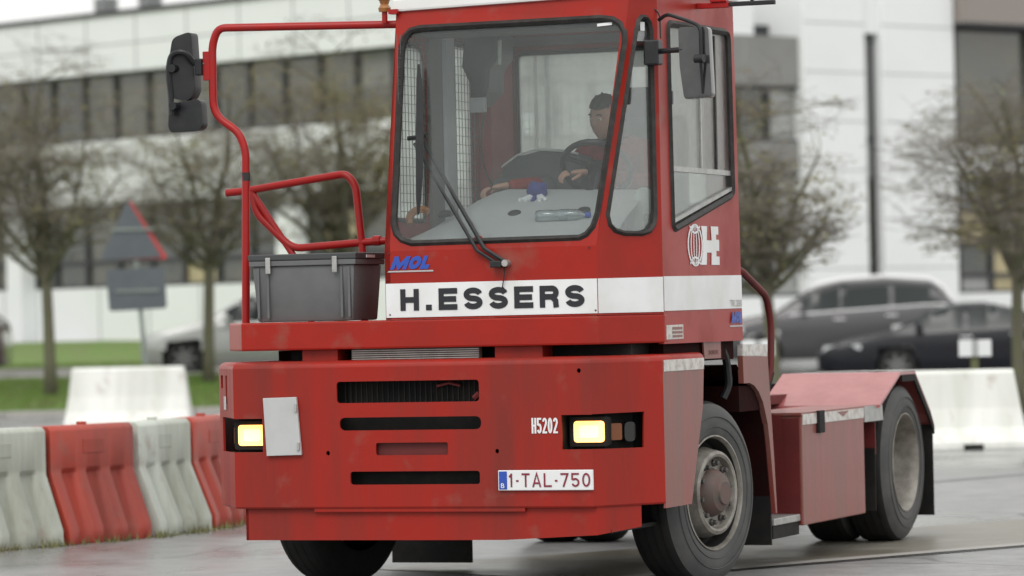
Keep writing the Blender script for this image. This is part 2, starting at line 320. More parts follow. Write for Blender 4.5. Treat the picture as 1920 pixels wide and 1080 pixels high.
def ell(cx, cy, rx, ry, a0, a1, n=14): return [(cx+rx*math.cos(R(a0+(a1-a0)*i/n)), cy+ry*math.sin(R(a0+(a1-a0)*i/n))) for i in range(n+1)]
def glyph(c, w, t):
    l, r, b, u, m = t/2, w-t/2, t/2, 1-t/2, .5; h = t/2; q = .25-t/4; cx = w/2; rx = cx-h
    if c == 'H': return [[(l, 0), (l, 1)], [(r, 0), (r, 1)], [(l, m), (r, m)]]
    if c == 'E': return [[(l, 0), (l, 1)], [(0, u), (w, u)], [(0, b), (w, b)], [(l, m), (w*.94, m)]]
    if c == 'S': return [ell(cx, .5+q, rx, q, 8, 270)[:-1]+ell(cx, .5-q, rx, q, 90, -172)]
    if c == 'R': return [[(l, 0), (l, 1)], [(l, u)]+ell(r-q, u-q*1.02, q, q*1.02, 90, -90)+[(l, u-q*2.04)], [(r-q*1.1, u-q*2), (r-h*.2, m*.62), (r, 0)]]
    if c == 'M': return [[(l, 0), (l, 1)], [(r, 0), (r, 1)], [(l, 1-h*.3), (cx, .2), (r, 1-h*.3)]]
    if c in 'O0': return [ell(cx, .5, rx, .5-h, 0, 360, 28)]
    if c == 'L': return [[(l, 0), (l, 1)], [(0, b), (w, b)]]
    if c == 'T': return [[(cx, 0), (cx, 1)], [(0, u), (w, u)]]
    if c == 'A': return [[(l*.6, 0), (cx, 1-h*.2), (w-l*.6, 0)], [(w*.2, .28), (w*.8, .28)]]
    if c == '1': return [[(w*.62, 0), (w*.62, 1)], [(w*.62, u), (w*.12, .72)]]
    if c == '2': return [ell(cx, u-.22, rx, .22, 170, -40)+[(l, b+.02)], [(0, b), (w, b)]]
    if c == '5': return [[(w*.95, u), (l, u), (l, .52)], [(l, .52)]+ell(cx, .32, rx, .32-h, 118, -160)]
    if c == '7': return [[(0, u), (r, u), (w*.34, 0)]]
    if c == '-': return [[(w*.1, .45), (w*.9, .45)]]
    if c == '.': return [[(cx-h*1.1, h), (cx+h*1.1, h)]]
    return []
def strokes(name, s, m, parent, x0, x1, z0, z1, fn, t=.2, widths=None, gap=.25, shear=0., depth=.0015, aspect=.8):
    """each character its own object; tv/t: stroke width as a share of the height"""
    H = z1-z0; ws_ = [(widths or {}).get(c, aspect) for c in s]; tot = sum(ws_)+gap*(len(s)-1); k = (x1-x0)/tot; x = 0
    for c, wd in zip(s, ws_):
        b = MB(); lay = 0; w_ = wd*k/H; tt = t
        for path in glyph(c, w_, tt):
            P = [Vector(p) for p in path]; L_, R_ = [], []
            closed = (P[0]-P[-1]).length < 1e-4
            for i in range(len(P)):
                e1 = (P[i]-P[i-1]) if i else (P[1]-P[0]) if not closed else (P[0]-P[-2]); e2 = (P[i+1]-P[i]) if i < len(P)-1 else (e1 if not closed else P[1]-P[0])
                e1 = e1.normalized(); e2 = e2.normalized(); n1 = Vector((-e1.y, e1.x)); n_ = (n1+Vector((-e2.y, e2.x))); n_ = n_.normalized() if n_.length > 1e-5 else n1; n_ = n_/max(.45, n_.dot(n1))
                L_.append(P[i]+n_*tt/2); R_.append(P[i]-n_*tt/2)
            lay += 1
            def pt(p): return fn(x0+x*k+(p.x+shear*p.y)*H, z0+p.y*H, -depth-lay*.00025)
            vs = [pt(p) for p in L_]+[pt(p) for p in R_]; n = len(P)
            b.add(vs, [(i, i+1, n+i+1, n+i) for i in range(n-1)])
        mesh(name, b.v, b.f, m, parent)
        x += wd+gap

# ---------------------------------------------------------------- terrain
def sm(t): t = max(0, min(1, t)); return t*t*(3-2*t)
def lerp_t(tab, v):
    if v <= tab[0][0]: return tab[0][1]
    for (a, p), (b, q) in zip(tab, tab[1:]):
        if v <= b: return p+(q-p)*(v-a)/(b-a)
    return tab[-1][1]
TL = [(62.3, 0), (64, .14), (71.3, .46), (76, .50), (92, .86), (104, 1.05)]
TR = [(69, 0), (75, .03), (78, .25), (92, .8), (104, 1.05)]
def gz(x, y): k = sm((x+3)/5); return lerp_t(TL, y)*(1-k)+lerp_t(TR, y)*k
xs = [-900, -400, -150, -60]+[-40+i*1.5 for i in range(0, 54)]+[60, 150, 400, 900]
ys = [-900, -300, -100, -20, 5, 15, 20, 25, 30, 35, 40, 45, 50, 55, 60, 62.3]+[63+i*.7 for i in range(60)]+[110, 140, 250, 600, 1600]
V = [(x, y, gz(x, y)) for y in ys for x in xs]; nx = len(xs)
F = [(j*nx+i, j*nx+i+1, (j+1)*nx+i+1, (j+1)*nx+i) for j in range(len(ys)-1) for i in range(nx-1)]
g = struct(mesh('ground', V, F, ASPH, smooth=True))
def sheet(name, pts, m, lift, nx=24, ny=10, smooth=True):
    """pts = four corners; follows the terrain"""
    a, b, c, d = [Vector((p[0], p[1], 0)) for p in pts]; v = []; 
    for j in range(ny+1):
        for i in range(nx+1):
            u, t = i/nx, j/ny; p = (a*(1-u)+b*u)*(1-t)+(d*(1-u)+c*u)*t; v.append((p.x, p.y, gz(p.x, p.y)+lift))
    f = [(j*(nx+1)+i, j*(nx+1)+i+1, (j+1)*(nx+1)+i+1, (j+1)*(nx+1)+i) for j in range(ny) for i in range(nx)]
    return mesh(name, v, f, m, smooth=smooth)
# two lawn strips left, with kerb between them and the car park road
struct(sheet('lawn_near', [(-40, 62.6), (-3.2, 62.6), (-3.2, 71.2), (-40, 71.2)], GRASS, .05, 50, 20))
struct(sheet('lawn_far', [(-40, 77.0), (3, 77.0), (3, 100), (-40, 100)], GRASS, .05, 50, 30))
for nm, (ya, yb) in dict(kerb_near=(62.35, 62.6), kerb_middle=(71.2, 71.4), kerb_far=(76.8, 77.0)).items():
    b = MB(); x = -40.
    while x < -3.2:
        z = gz(x+.5, (ya+yb)/2); b.box(x, x+.985, ya, yb, z-.05, z+.10); x += 1.0
    struct(b.build(nm, GUTT, bevel=.015))
# grass blades: ragged lawn edge
def tufts(name, region, n, hmin, hmax, m=GRASS):
    b = MB(); (xa, xb), (ya, yb) = region
    for i in range(n):
        x = random.uniform(xa, xb); y = random.uniform(ya, yb); z = gz(x, y)+.04; h = random.uniform(hmin, hmax); a = random.uniform(0, 6.3)
        dx, dy = math.cos(a)*.012, math.sin(a)*.012; l = random.uniform(-.5, .5)*h
        b.add([(x-dx, y-dy, z), (x+dx, y+dy, z), (x+l, y+l*.4, z+h)], [(0, 1, 2)])
    v, f = b.v, b.f
    return stuff(mesh(name, v, f, m))
tufts('lawn_grass', ((-10, -3.25), (62.62, 71)), 14000, .05, .11)
tufts('lawn_grass', ((-12, -4), (77, 80)), 5000, .05, .11)

# paving changes right of the tractor
def strip(name, a, b2, wd, m, lift, ext=0, back=1.2):
    a = Vector(a); b2 = Vector(b2); d = (b2-a).normalized(); a = a-d*back; b2 = b2+d*ext; n = Vector((-d.y, d.x))*wd/2
    q = [a-n, b2-n, b2+n, a+n]
    return struct(mesh(name, [(p.x, p.y, lift) for p in q], [(0, 1, 2, 3)], m))
d = Vector((1.765, 1.557)).normalized(); nrm = Vector((-d.y, d.x)); A = Vector((1.288, 22.468))
q0, q1 = A-d*1.2, A+d*60
struct(mesh('wet_paving', [(*(q0+nrm*.05), .004), (*(q1+nrm*.05), .004), (*(q1+nrm*1.9), .004), (*(q0+nrm*1.9), .004)], [(0, 1, 2, 3)], WETB))
strip('gutter', A, A+d, .16, GUTT, .008, 50)
strip('gutter_joint', A-nrm*.11, A-nrm*.11+d, .05, JOINT, .004, 50)
strip('paving_joint', (3.408, 32.76), (4.321, 33.89), .05, JOINT, .004, 30)
strip('far_paving_joint', (3.0, 37.3), (5.2, 38.6), .05, JOINT, .004, 30)

# ---------------------------------------------------------------- building
bz = .2
def wing(root_loc, dirv):
    rz = math.atan2(dirv[1], dirv[0]); return rz
CX, CY = -.72, 90.
bl = thing('office_building', 'long white office wing with ribbon windows receding to the left behind the bare trees', 'building', (CX, CY, 0), math.atan2(.724, -.69))
# local: +x along facade away from the corner, y = depth (into the building is -y for left wing)
def facade(root, sgn, bands, x0, x1, depth=9.):
    """bands (kind, z0, z1, proud, mat)"""
    for nm, z0, z1, pr, m, xa, xb in bands:
        b = MB(); b.box(xa, xb, *sorted((sgn*pr, -sgn*depth)), z0, z1); b.build(nm, m, root)
def windows(root, sgn, xa, xb, z0, z1, n, mats, rows=1, fr=.07, bars=()):
    wd = (xb-xa)/n
    for i in range(n):
        a = xa+i*wd; b = MB(); y0, y1 = sorted((sgn*.0, -sgn*.18))
        for (p, q, r, t) in ((a, a+fr, z0, z1), (a+wd-fr, a+wd-.002, z0, z1), (a+fr, a+wd-fr, z0, z0+fr), (a+fr, a+wd-fr, z1-fr, z1)): b.box(p, q, y0, y1, r, t)
        for zz in bars: b.box(a+fr, a+wd-fr, y0, y1, zz-.05, zz+.05)
        f = b.build('window_frame', MULL, root)
        zs = [z0+fr]+[zz for zz in bars]+[z1-fr]
        for za, zb in zip(zs, zs[1:]):
            e0 = .05 if za != zs[0] else 0; e1 = .05 if zb != zs[-1] else 0
            p = MB().box(a+fr, a+wd-fr, *sorted((-sgn*.08, -sgn*.11)), za+e0, zb-e1).build('pane', mats[random.randrange(len(mats))], f)
        p2 = MB().box(a, a+wd, *sorted((-sgn*.6, -sgn*.7)), z0, z1)
# left wing: for this rotation, outward normal is +y or -y? direction (-.69,.724); left normal = (-.724,-.69) -> towards camera => +y
s = 1
facade(bl, s, [('base_wall', 0, 2.36, .0, BW, -.0, 34), ('dark_core', 2.36, 8.0, -.9, MULL, 0.3, 34),
               ('middle_band', 4.45, 6.05, .05, BW, -.0, 34), ('roof_band', 7.72, 9.15, .25, BW, -.25, 34), ('roof_edge', 9.15, 9.25, .32, MULL, -.32, 34)], 0, 34)
windows(bl, s, 0.2, 34, 6.05, 7.72, 26, [PANE])
windows(bl, s, 0.2, 34, 2.36, 4.45, 26, [PANE, PANE, PANE, PANE_Y, PANE], bars=(3.0,))
for x in (1.5, 5.9, 16.6, 24.6):
    MB().box(x, x+.62, .02, .5, 0, 4.44).build('column', BW, bl, bevel=.03)
for x in (12.7, 14.5):
    b = MB()
    for k in range(6): b.box(x, x+.46, -1.2, -.75, 9.26+k*.085, 9.31+k*.085)
    b.box(x+.03, x+.43, -1.17, -.78, 9.2, 9.75)
    b.build('roof_vent', VENT, bl)
br = thing('office_building', 'right office wing with tall white tower slabs, dark slot window and taupe fascia', 'building', (CX, CY, 0), math.atan2(.656, .755))
s = -1
facade(br, s, [('base_wall', 0, 1.75, .0, BW, 0.0, 40), ('dark_core', 1.75, 8.4, -.9, MULL, .3, 40),
               ('middle_band', 4.75, 5.5, .04, BG, 0.0, 10.6), ('parapet', 6.85, 8.05, .1, BG, -.1, 10.7),
               ('middle_band', 4.75, 5.5, .05, BW, 15.9, 40), ('roof_fascia', 8.55, 11.4, .6, BBR, 15.7, 40),
               ('roof_edge', 8.45, 8.55, .62, MULL, 15.7, 40)], 0, 40)
windows(br, s, 0.2, 10.4, 5.5, 6.85, 9, [PANE, PANE_L])
windows(br, s, 0.2, 10.4, 1.75, 4.75, 9, [PANE, PANE_L, PANE_L], bars=(2.7,))
windows(br, s, 15.95, 40, 5.5, 8.45, 9, [PANE_G])
windows(br, s, 15.95, 40, 1.75, 4.75, 20, [PANE_L, PANE_Y, PANE_L, PANE], bars=(2.2, 3.0, 3.9))
MB().box(10.25, 12.42, -.25, 4, 0, 16).build('tower_slab', BW, br, bevel=.04)
MB().box(12.98, 15.65, -.25, 4, 0, 16).build('tower_slab', BW, br, bevel=.04)
MB().box(12.43, 12.97, -.15, 4, 8.2, 16).build('tower_slab', BW, br)
windows(br, s, 12.43, 12.97, 1.9, 8.2, 1, [PANE, PANE_L], bars=(2.6, 3.6, 4.6, 5.6))

JNT = mat('panel_joint', (.32, .33, .33), .7)
b = MB()
for k in range(1, 17):
    x = k*2.0
    for z0, z1, pr in ((1.0, 2.35, .0), (4.46, 6.04, .05), (7.73, 9.14, .25)): b.box(x-.02, x+.02, pr+.002, pr+.008, z0, z1)
b.box(.1, 34, .252, .258, 8.40, 8.43)
stuff(b.build('panel_joints', JNT, bl))
b = MB()
for k in range(1, 14):
    for xa, xb, y in ((10.27, 12.40, -.25), (13.0, 15.63, -.25)): b.box(xa, xb, y-.008, y-.002, k*1.2, k*1.2+.025)
for k in range(1, 5): b.box(k*2.1, k*2.1+.03, -.108, -.102, 6.86, 8.04)
stuff(b.build('panel_joints', JNT, br))

# ---------------------------------------------------------------- trees
def tree(x, y, trunk_h, crown_r, crown_h, label, seed, leafn=1500, lean=0., tr=.10):
    rnd = random.Random(seed); z0 = gz(x, y); t = thing('plane_tree', label, 'tree', (x, y, z0), 0, 'bare street trees')
    tk = MB(); cr = MB(); lf = MB(); tips = []
    tk.tube([(0, 0, -.05), (lean*.2, 0, trunk_h*.3), (lean*.6, .02, trunk_h*.7), (lean, 0, trunk_h)], [tr*1.25, tr, tr*.9, tr*.85], 8)
    zc = trunk_h+crown_h*.48
    def inside(q): return ((q.x-lean)/crown_r)**2+(q.y/crown_r)**2+((q.z-zc)/(crown_h*.54))**2
    def grow(p, d, L, r, lvl):
        n = 5 if lvl == 0 else 4; pts = [p]; q = p.copy(); dd = d.copy()
        for i in range(n):
            dd = (dd+Vector((rnd.gauss(0, .15), rnd.gauss(0, .15), rnd.gauss(.0, .10)+(.05 if lvl < 1 else -.02)))).normalized()
            q = q+dd*L/n
            if inside(q) > rnd.uniform(.85, 1.35) and lvl > 0: break
            pts.append(q.copy())
        if len(pts) < 2: return
        rr = [r*(1-.6*i/(len(pts)-1)) for i in range(len(pts))]
        (tk if lvl < 2 else cr).tube(pts, rr, 6 if lvl < 2 else 3, cap=False)
        if lvl >= 2: tips.extend(pts[1:])
        if lvl >= 4: return
        for j in range((7, 5, 4, 3)[lvl]):
            i = rnd.randint(1, len(pts)-1); a = rnd.uniform(0, 2*math.pi); side = Vector((math.cos(a), math.sin(a), rnd.uniform(-.15, .35)))
            nd = (dd*.5+side*rnd.uniform(.7, 1.2)).normalized()
            grow(pts[i], nd, (crown_r*.75 if lvl == 0 else L*rnd.uniform(.5, .8)), max(.004, rr[i]*.52), lvl+1)
    top = Vector((lean, 0, trunk_h))
    for k in range(8):
        a = 2*math.pi*k/8+rnd.uniform(-.3, .3); el = rnd.uniform(.25, 1.9)
        grow(top-Vector((0, 0, rnd.uniform(0, .3))), Vector((math.cos(a), math.sin(a), el)).normalized(), crown_r*.75+(crown_h*.85-crown_r*.75)*(el/2.1), tr*.5, 0)
    grow(top, Vector((0, 0, 1)), crown_h*.85, tr*.7, 0)
    cl_ = [Vector((rnd.gauss(lean, crown_r*.42), rnd.gauss(0, crown_r*.42), zc+rnd.gauss(0, crown_h*.22))) for _ in range(9)]
    nl = 0
    for i in range(leafn*4):
        if nl >= leafn: break
        p = tips[rnd.randrange(len(tips))]+Vector((rnd.gauss(0, .05), rnd.gauss(0, .05), rnd.gauss(-.03, .05)))
        # leaves hold on in clumps
        if rnd.random() > .12 and min((p-c_).length for c_ in cl_) > crown_r*.33: continue
        nl += 1
        a = Vector((rnd.gauss(0, 1), rnd.gauss(0, 1), rnd.gauss(0, .6))).normalized(); b = a.orthogonal().normalized(); s = rnd.uniform(.022, .048)
        lf.add([p-a*s, p+b*s*.6, p+a*s, p-b*s*.6], [(0, 1, 2, 3)])
    mesh('trunk', tk.v, tk.f, BARK, t, True)
    c = mesh('crown', cr.v, cr.f, TWIG, t, True)
    stuff(mesh('leaves', lf.v, lf.f, LEAF_A, c))
def wx(px, Y): return (px-960)/7464*Y
tree(wx(92, 66), 66, 2.2, 2.1, 3.7, 'bare tree on the lawn nearest the left edge, with a straight mossy trunk', 3, 2300, -.05)
tree(wx(388, 68.5), 68.5, 2.2, 1.8, 3.4, 'bare tree whose trunk stands in front of the silver car', 5, 2000, .05)
tree(wx(640, 70), 70, 2.2, 1.9, 4.2, 'taller leafier tree just left of the tractor cab', 11, 5500, .0, .12)
tree(wx(1452, 50), 50, 1.9, 1.35, 2.8, 'bare tree just right of the tractor cab in front of the grey estate car', 17, 2000, -.12, .085)
tree(wx(1905, 52), 52, 1.9, 1.85, 2.6, 'bare tree at the right edge in front of the dark saloon car', 23, 1500, .02, .085)
tree(wx(-70, 72), 72, 2.3, 2.1, 3.5, 'bare tree half cut off by the left edge of the view', 29, 1800, .0)

# ---------------------------------------------------------------- concrete barriers
def jersey(x, y, L, H, rz, label, wb=.60, wt=.24):
    t = thing('concrete_barrier', label, 'barrier', (x, y, 0), rz, 'white concrete barriers')
    hw = wb/2; ht = wt/2
    prof = [(-hw, .0), (-hw, .07), (-hw+.10, .22), (-ht-.03, H*.52), (-ht, H-.03), (-ht+.03, H), (ht-.03, H), (ht, H-.03), (ht+.03, H*.52), (hw-.10, .22), (hw, .07), (hw, 0)]
    b = MB(); sl = .06
    b.prism(prof, lambda a, c, d: (d-L/2+(0), a, c), L)
    # the end faces lean in a little, as on the real ones
    for v in b.v: v.x *= (1-.12*v.z/H) 
    # forklift pockets
    o = b.build('body', CONC, t, bevel=.012)
    for sx in (-1, 1):
        MB().box(sx*L*.25-.10, sx*L*.25+.10, -hw-.004, -hw+.02, .0, .055).build('lifting_pocket', DARK, t)
    return t
jersey(-5.42, 56.0, 1.78, .84, -.05, 'white concrete barrier standing in front of the lawn behind the traffic sign pole')
jersey(4.05, 40.3, 2.25, .80, -.04, 'white concrete barrier on the road behind the rear wheel of the tractor')

# ---------------------------------------------------------------- water-filled barriers, a curved row
def wbarrier(x, y, L, H, rz, m, label):
    t = thing('road_barrier', label, 'barrier', (x, y, 0), rz, 'red and white plastic barriers in a curved row')
    hb, ht = .25, .10
    def prof(o=0): return [(-hb+o, 0), (-hb+o, .10), (-ht+o*.6, H*.60), (-ht, H*.64), (-ht, H-.03), (-ht+.03, H), (ht-.03, H), (ht, H-.03), (ht, H*.64), (ht-o*.6, H*.60), (hb-o, .10), (hb-o, 0)]
    # body of alternating proud ribs and recessed flutes (lower part)
    secs = []; nr = 3; e = .012
    edges = [0]; x0 = 0
    offs = [0]
    W = L/(nr*2+1)
    P = []
    for k in range(nr*2+1):
        o = .0 if k % 2 == 0 else .07
        P.append((k*W+.012, o)); P.append(((k+1)*W-.012, o))
    b = MB(); n = len(prof())
    vs = []
    for xx, o in P:
        for a, c in prof(o): vs.append((xx-L/2, a, c))
    m_ = len(P); fs = [(i*n+j, i*n+(j+1) % n, (i+1)*n+(j+1) % n, (i+1)*n+j) for i in range(m_-1) for j in range(n)]
    fs += [tuple(range(n)), tuple((m_-1)*n+j for j in reversed(range(n)))]
    b.add(vs, fs); body = b.build('body', m, t, smooth=True, bevel=.006, seg=1)
    MB().box(-.05, .05, -hb-.004, -hb+.06, .12, .22).build('fork_slot', DARK, t) if False else None
    MB().lathe([(0, 0), (.035, 0), (.035, .03), (0, .03)], lambda a, p, q: (p, q, H-.01+a), 12).build('filler_cap', m, t)
    MB().box(-.10, .10, -ht-.004, -ht+.01, H*.76, H*.88).build('raised_panel', m, t, bevel=.003)
    MB().tube([(L/2-.005, 0, .02), (L/2-.005, 0, H-.05)], .03, 10).build('hinge_column', m, t)
    return t
pts = [(-4.25, 25.0), (-3.72, 25.72), (-3.17, 26.42), (-2.66, 27.12), (-2.36, 27.95), (-2.12, 28.8), (-1.93, 29.66), (-1.78, 30.5)]
names = ['red plastic barrier at the left end of the curved row, mostly outside the view', 'dirty white plastic barrier cut by the left edge of the view', 'faded red plastic barrier nearest the camera, between two white ones', 'dirty white plastic barrier between the two red ones', 'narrow looking red plastic barrier beside the tractor bumper', 'white plastic barrier partly hidden behind the left end of the tractor bumper', 'red plastic barrier behind the tractor bumper at the far end of the row']
for i in range(7):
    a, b2 = pts[i], pts[i+1]; dx, dy = b2[0]-a[0], b2[1]-a[1]
    wbarrier((a[0]+b2[0])/2, (a[1]+b2[1])/2, math.hypot(dx, dy)-.02, .785, math.atan2(dy, dx), PR if i % 2 == 0 else PW, names[i])
b = MB()
for i in range(1, 6):
    for k in range(320):
        u = random.random(); x = pts[i][0]*(1-u)+pts[i+1][0]*u; y = pts[i][1]*(1-u)+pts[i+1][1]*u; dx = random.gauss(.27, .05); x += dx*.83; y -= dx*.55
        if random.random() < .3+.5*abs(math.sin(u*5+i*2)): continue
        h = random.uniform(.02, .07); a = random.uniform(0, 6.3); c, s_ = math.cos(a)*.006, math.sin(a)*.006
        b.add([(x-c, y-s_, 0), (x+c, y+s_, 0), (x+random.gauss(0, .02), y+random.gauss(0, .02), h)], [(0, 1, 2)])
stuff(mesh('weeds', b.v, b.f, LEAF_A))

# ---------------------------------------------------------------- traffic sign seen from behind
Ys = 58.9; t = thing('traffic_sign', 'back of a triangular sign above a rectangular plate on a leaning grey pole', 'sign', (-5.40, Ys, 0), 0)
def spx(px, py): h = 590-.0222*(px-960); return ((px-960)/7464*Ys+5.40, 1.458+(h-py)/7464*Ys)
p0, p1 = spx(278, 790), spx(248, 372)
MB().tube([(p0[0], 0, 0), (p1[0], 0, p1[1]+.02)], .035, 10).build('pole', POST, t, smooth=True)
tri = round_poly([spx(243, 374), spx(306, 482), spx(190, 488)], .05)
MB().prism(tri, lambda a, c, d: (a, -.045-d, c), .02).build('triangle_back', SIGNB, t)
MB().prism(round_poly([spx(247, 373), spx(317, 485), spx(212, 487)], .05), lambda a, c, d: (a, -.042+d, c), .004).build('red_border', SIGNR, t)
MB().prism(round_poly([spx(200, 506), spx(310, 500), spx(313, 578), spx(205, 584)], .05), lambda a, c, d: (a, -.045-d, c), .02).build('plate_back', SIGNB, t)
for py in (430, 545):
    c = spx(253 if py == 430 else 259, py); MB().box(c[0]-.32, c[0]+.32, -.065-.025, -.066, c[1]-.02, c[1]+.02).build('mounting_rail', POST, t)
# small boards on mossy posts
for px, lab in ((1824, 'small pale two-panel board on a mossy post behind the right concrete barrier'), (1418, 'small pale two-panel board on a mossy post beside the tractor handrail')):
    Yb = 43.; X = (px-960)/7464*Yb; t = thing('board_sign', lab, 'sign', (X, Yb, 0), 0, 'pale boards on posts')
    MB().tube([(0, 0, 0), (0, 0, .95)], .045, 8).build('post', GPOST, t, smooth=True)
    h = 590-.0222*(px-960); zt, zb = 1.458+(h-637)/7464*Yb, 1.458+(h-668)/7464*Yb
    MB().box(-.175, .175, -.07, -.05, zb, zt).build('board', BOARD, t)
    MB().box(-.035, .035, -.074, -.071, zb, zt).build('middle_stripe', BOARD_G, t)

# ---------------------------------------------------------------- parked cars
def lerp_p(tab, x): return lerp_t(tab, x)
def car(name, label, loc, rz, paint, L, top, belt, roof_c, W=.90, wheels=(.9, 3.6), wr=.33, wins=(), nose_l=None, trim=False, low=.18):
    """x runs nose->tail 0..L, y = half width, z up"""
    t = thing(name, label, 'car', loc, rz, 'parked cars')
    N = 110; vs = []; M = 11
    def sec(x):
        zt = lerp_p(top, x); zb = lerp_p(belt, x); e = min(1, max(0, min(x, L-x)/.55)); wx_ = W*(.80+.20*math.sqrt(1-(1-e)**2)); 
        zb = min(zb, zt)
        tum = max(0, min(1, (zt-zb)/.45)); wt = wx_*(.96-.20*tum)
        zl = low+.10*(1-e)
        return [(wx_*.90, zl), (wx_*.985, zl+.10), (wx_, zl+.28), (wx_*1.0, (zl+.28+zb)/2), (wx_*.985, zb-.06), (wx_*.95, zb), (wx_*.95-(wx_*.95-wt)*.35, zb+(zt-zb)*.35), (wx_*.95-(wx_*.95-wt)*.75, zb+(zt-zb)*.78), (wt*.93, zb+(zt-zb)*.95), (wt*.6, zt), (0, zt+.012)]
    xs_ = [L*i/N for i in range(N+1)]
    for x in xs_:
        S_ = sec(x)
        for yy, zz in S_: vs.append((x, -yy, zz))
        for yy, zz in reversed(S_[:-1]): vs.append((x, yy, zz))
    n = 2*M-1; body = []; win = []
    def inpoly(x, z, poly):
        c = False; j = len(poly)-1
        for i in range(len(poly)):
            if (poly[i][1] > z) != (poly[j][1] > z) and x < (poly[j][0]-poly[i][0])*(z-poly[i][1])/(poly[j][1]-poly[i][1])+poly[i][0]: c = not c
            j = i
        return c
    for i in range(N):
        for k in range(n-1):
            f = (i*n+k, i*n+k+1, (i+1)*n+k+1, (i+1)*n+k); cx = sum(vs[q][0] for q in f)/4; cz = sum(vs[q][2] for q in f)/4
            side = k in (0, 1, 2, 3, n-5, n-4, n-3, n-2)
            if side and any(math.hypot(cx-wxx, cz-wr) < wr+.06 for wxx in wheels): continue
            if k in (5, 6, 7, n-8, n-7, n-6) and any(inpoly(cx, cz, w_) for w_ in wins): win.append(f)
            elif k in (8, 9, n-9-1, n-9) and nose_l and (nose_l[0] < cx < nose_l[1] or nose_l[2] < cx < nose_l[3]): win.append(f)
            else: body.append(f)
    body.append(tuple(range(n))); body.append(tuple(N*n+k for k in reversed(range(n)))) 
    bo = mesh('body', vs, body, paint, t, True); wo = mesh('window_glass', vs, win, CGLASS, t, True)
    for o in (bo, wo):
        bm = bmesh.new(); bm.from_mesh(o.data); bmesh.ops.delete(bm, geom=[v for v in bm.verts if not v.link_faces], context='VERTS'); bmesh.ops.recalc_face_normals(bm, faces=bm.faces); bm.to_mesh(o.data); bm.free()
    MB().box(.3, L-.3, -W*.80, W*.80, low+.02, .55).build('underbody', DARK, t)
    for wxx in wheels:
        for s_ in (-1, 1):
            fn = lambda a, p, q, s_=s_: (wxx+p, s_*(W*.90+a-.17), wr+q)
            w_ = MB().lathe([(wr*.66, .19), (wr*.92, .20), (wr, .15), (wr, .0), (wr*.9, -.02)], fn, 28).build('wheel', CTYRE, t, smooth=True)
            r_ = MB().lathe([(wr*.66, .19), (wr*.6, .14), (wr*.16, .15), (0, .16)], fn, 28).build('rim', CTYRE, w_, smooth=True)
            sp = MB()
            for k in range(7):
                a = k*2*math.pi/7; c_, s2 = math.cos(a), math.sin(a)
                sp.prism([(-.03, .03), (.03, .03), (.022, wr*.63), (-.022, wr*.63)], lambda u, v, dd: fn(.185-dd*.5, c_*v-s2*u, s2*v+c_*u), .03)
            sp.build('spokes', ALLOY, w_)
            MB().lathe([(wr+.075, .155), (wr+.055, .16), (wr+.05, -.05)], fn, 28).build('wheel_arch', DARK, t)
    return t, sec
def car_bits(t, sec, lampx, handle_x, mirror_x, belt, paint, trimline=None, rails=None):
    for s_ in (-1, 1):
        for hx in handle_x:
            yy = sec(hx)[4][0]; zz = lerp_t(belt, hx)-.14
            MB().box(hx-.11, hx+.11, s_*yy-.025, s_*yy+.025, zz-.014, zz+.014).build('door_handle', CHROME, t, bevel=.006)
        yy = sec(mirror_x)[5][0]; zz = lerp_t(belt, mirror_x)+.08
        MB().lathe([(0, -.10), (.05, -.09), (.085, -.03), (.085, .05), (0, .06)], lambda a, p, q: (mirror_x+p*.9, s_*(yy+.11+a*.6), zz+q*.75), 14).build('wing_mirror', paint, t, smooth=True)
        if trimline:
            p = [(x, s_*(sec(x)[5][0]+.006), lerp_t(belt, x)+.008) for x in [trimline[0]+(trimline[1]-trimline[0])*i/16 for i in range(17)]]
            MB().tube(p, .019, 6).build('belt_trim', CHROME, t)
        if rails:
            MB().tube([(x, s_*rails[1], z) for x, z in rails[0]], .045, 6).build('roof_rail', CHROME, t)
    for x0, x1, yi, yo, z0, z1, m in lampx:
        for s_ in (-1, 1):
            xa, xb = sec(x0)[3][0], sec(x1)[3][0]
            MB().add([(x0, s_*(xa*.62), z0), (x0, s_*(xa+.004), z0), (x1, s_*(xb+.006), z0+.05), (x1, s_*(xb+.006), z1), (x0+.03, s_*(xa+.004), z1-.02), (x0+.03, s_*(xa*.62), z1-.02),
                      ], [(0, 1, 4, 5), (1, 2, 3, 4)]).build('headlight', m, t)
# silver hatchback, nose to the left
belt_s = [(0, .62), (.1, .72), (1.2, .93), (3.8, 1.02), (4.1, 1.0)]
top_s = [(0, .62), (.06, .74), (.5, .86), (1.15, .98), (1.75, 1.36), (2.2, 1.50), (2.9, 1.52), (3.6, 1.42), (4.05, 1.02), (4.1, .7)]
win_s = [[(1.42, 1.0), (1.9, 1.38), (2.45, 1.43), (2.45, 1.0)], [(2.55, 1.0), (2.55, 1.43), (3.2, 1.40), (3.6, 1.18), (3.5, 1.02)]]
X0 = wx(276, 72.9)
t, sec = car('silver_hatchback', 'silver hatchback parked by the lawn behind the tractor, its nose pointing left', (X0, 72.5, gz(X0, 73)), R(-3), P_SIL, 4.1, top_s, belt_s, None, .88, (.80, 3.4), .33, win_s, (1.2, 1.75, 3.62, 4.0))
car_bits(t, sec, [(.05, .55, .3, .8, .60, .76, LIGHTC)], (2.3, 3.2), 1.6, belt_s, P_SIL)
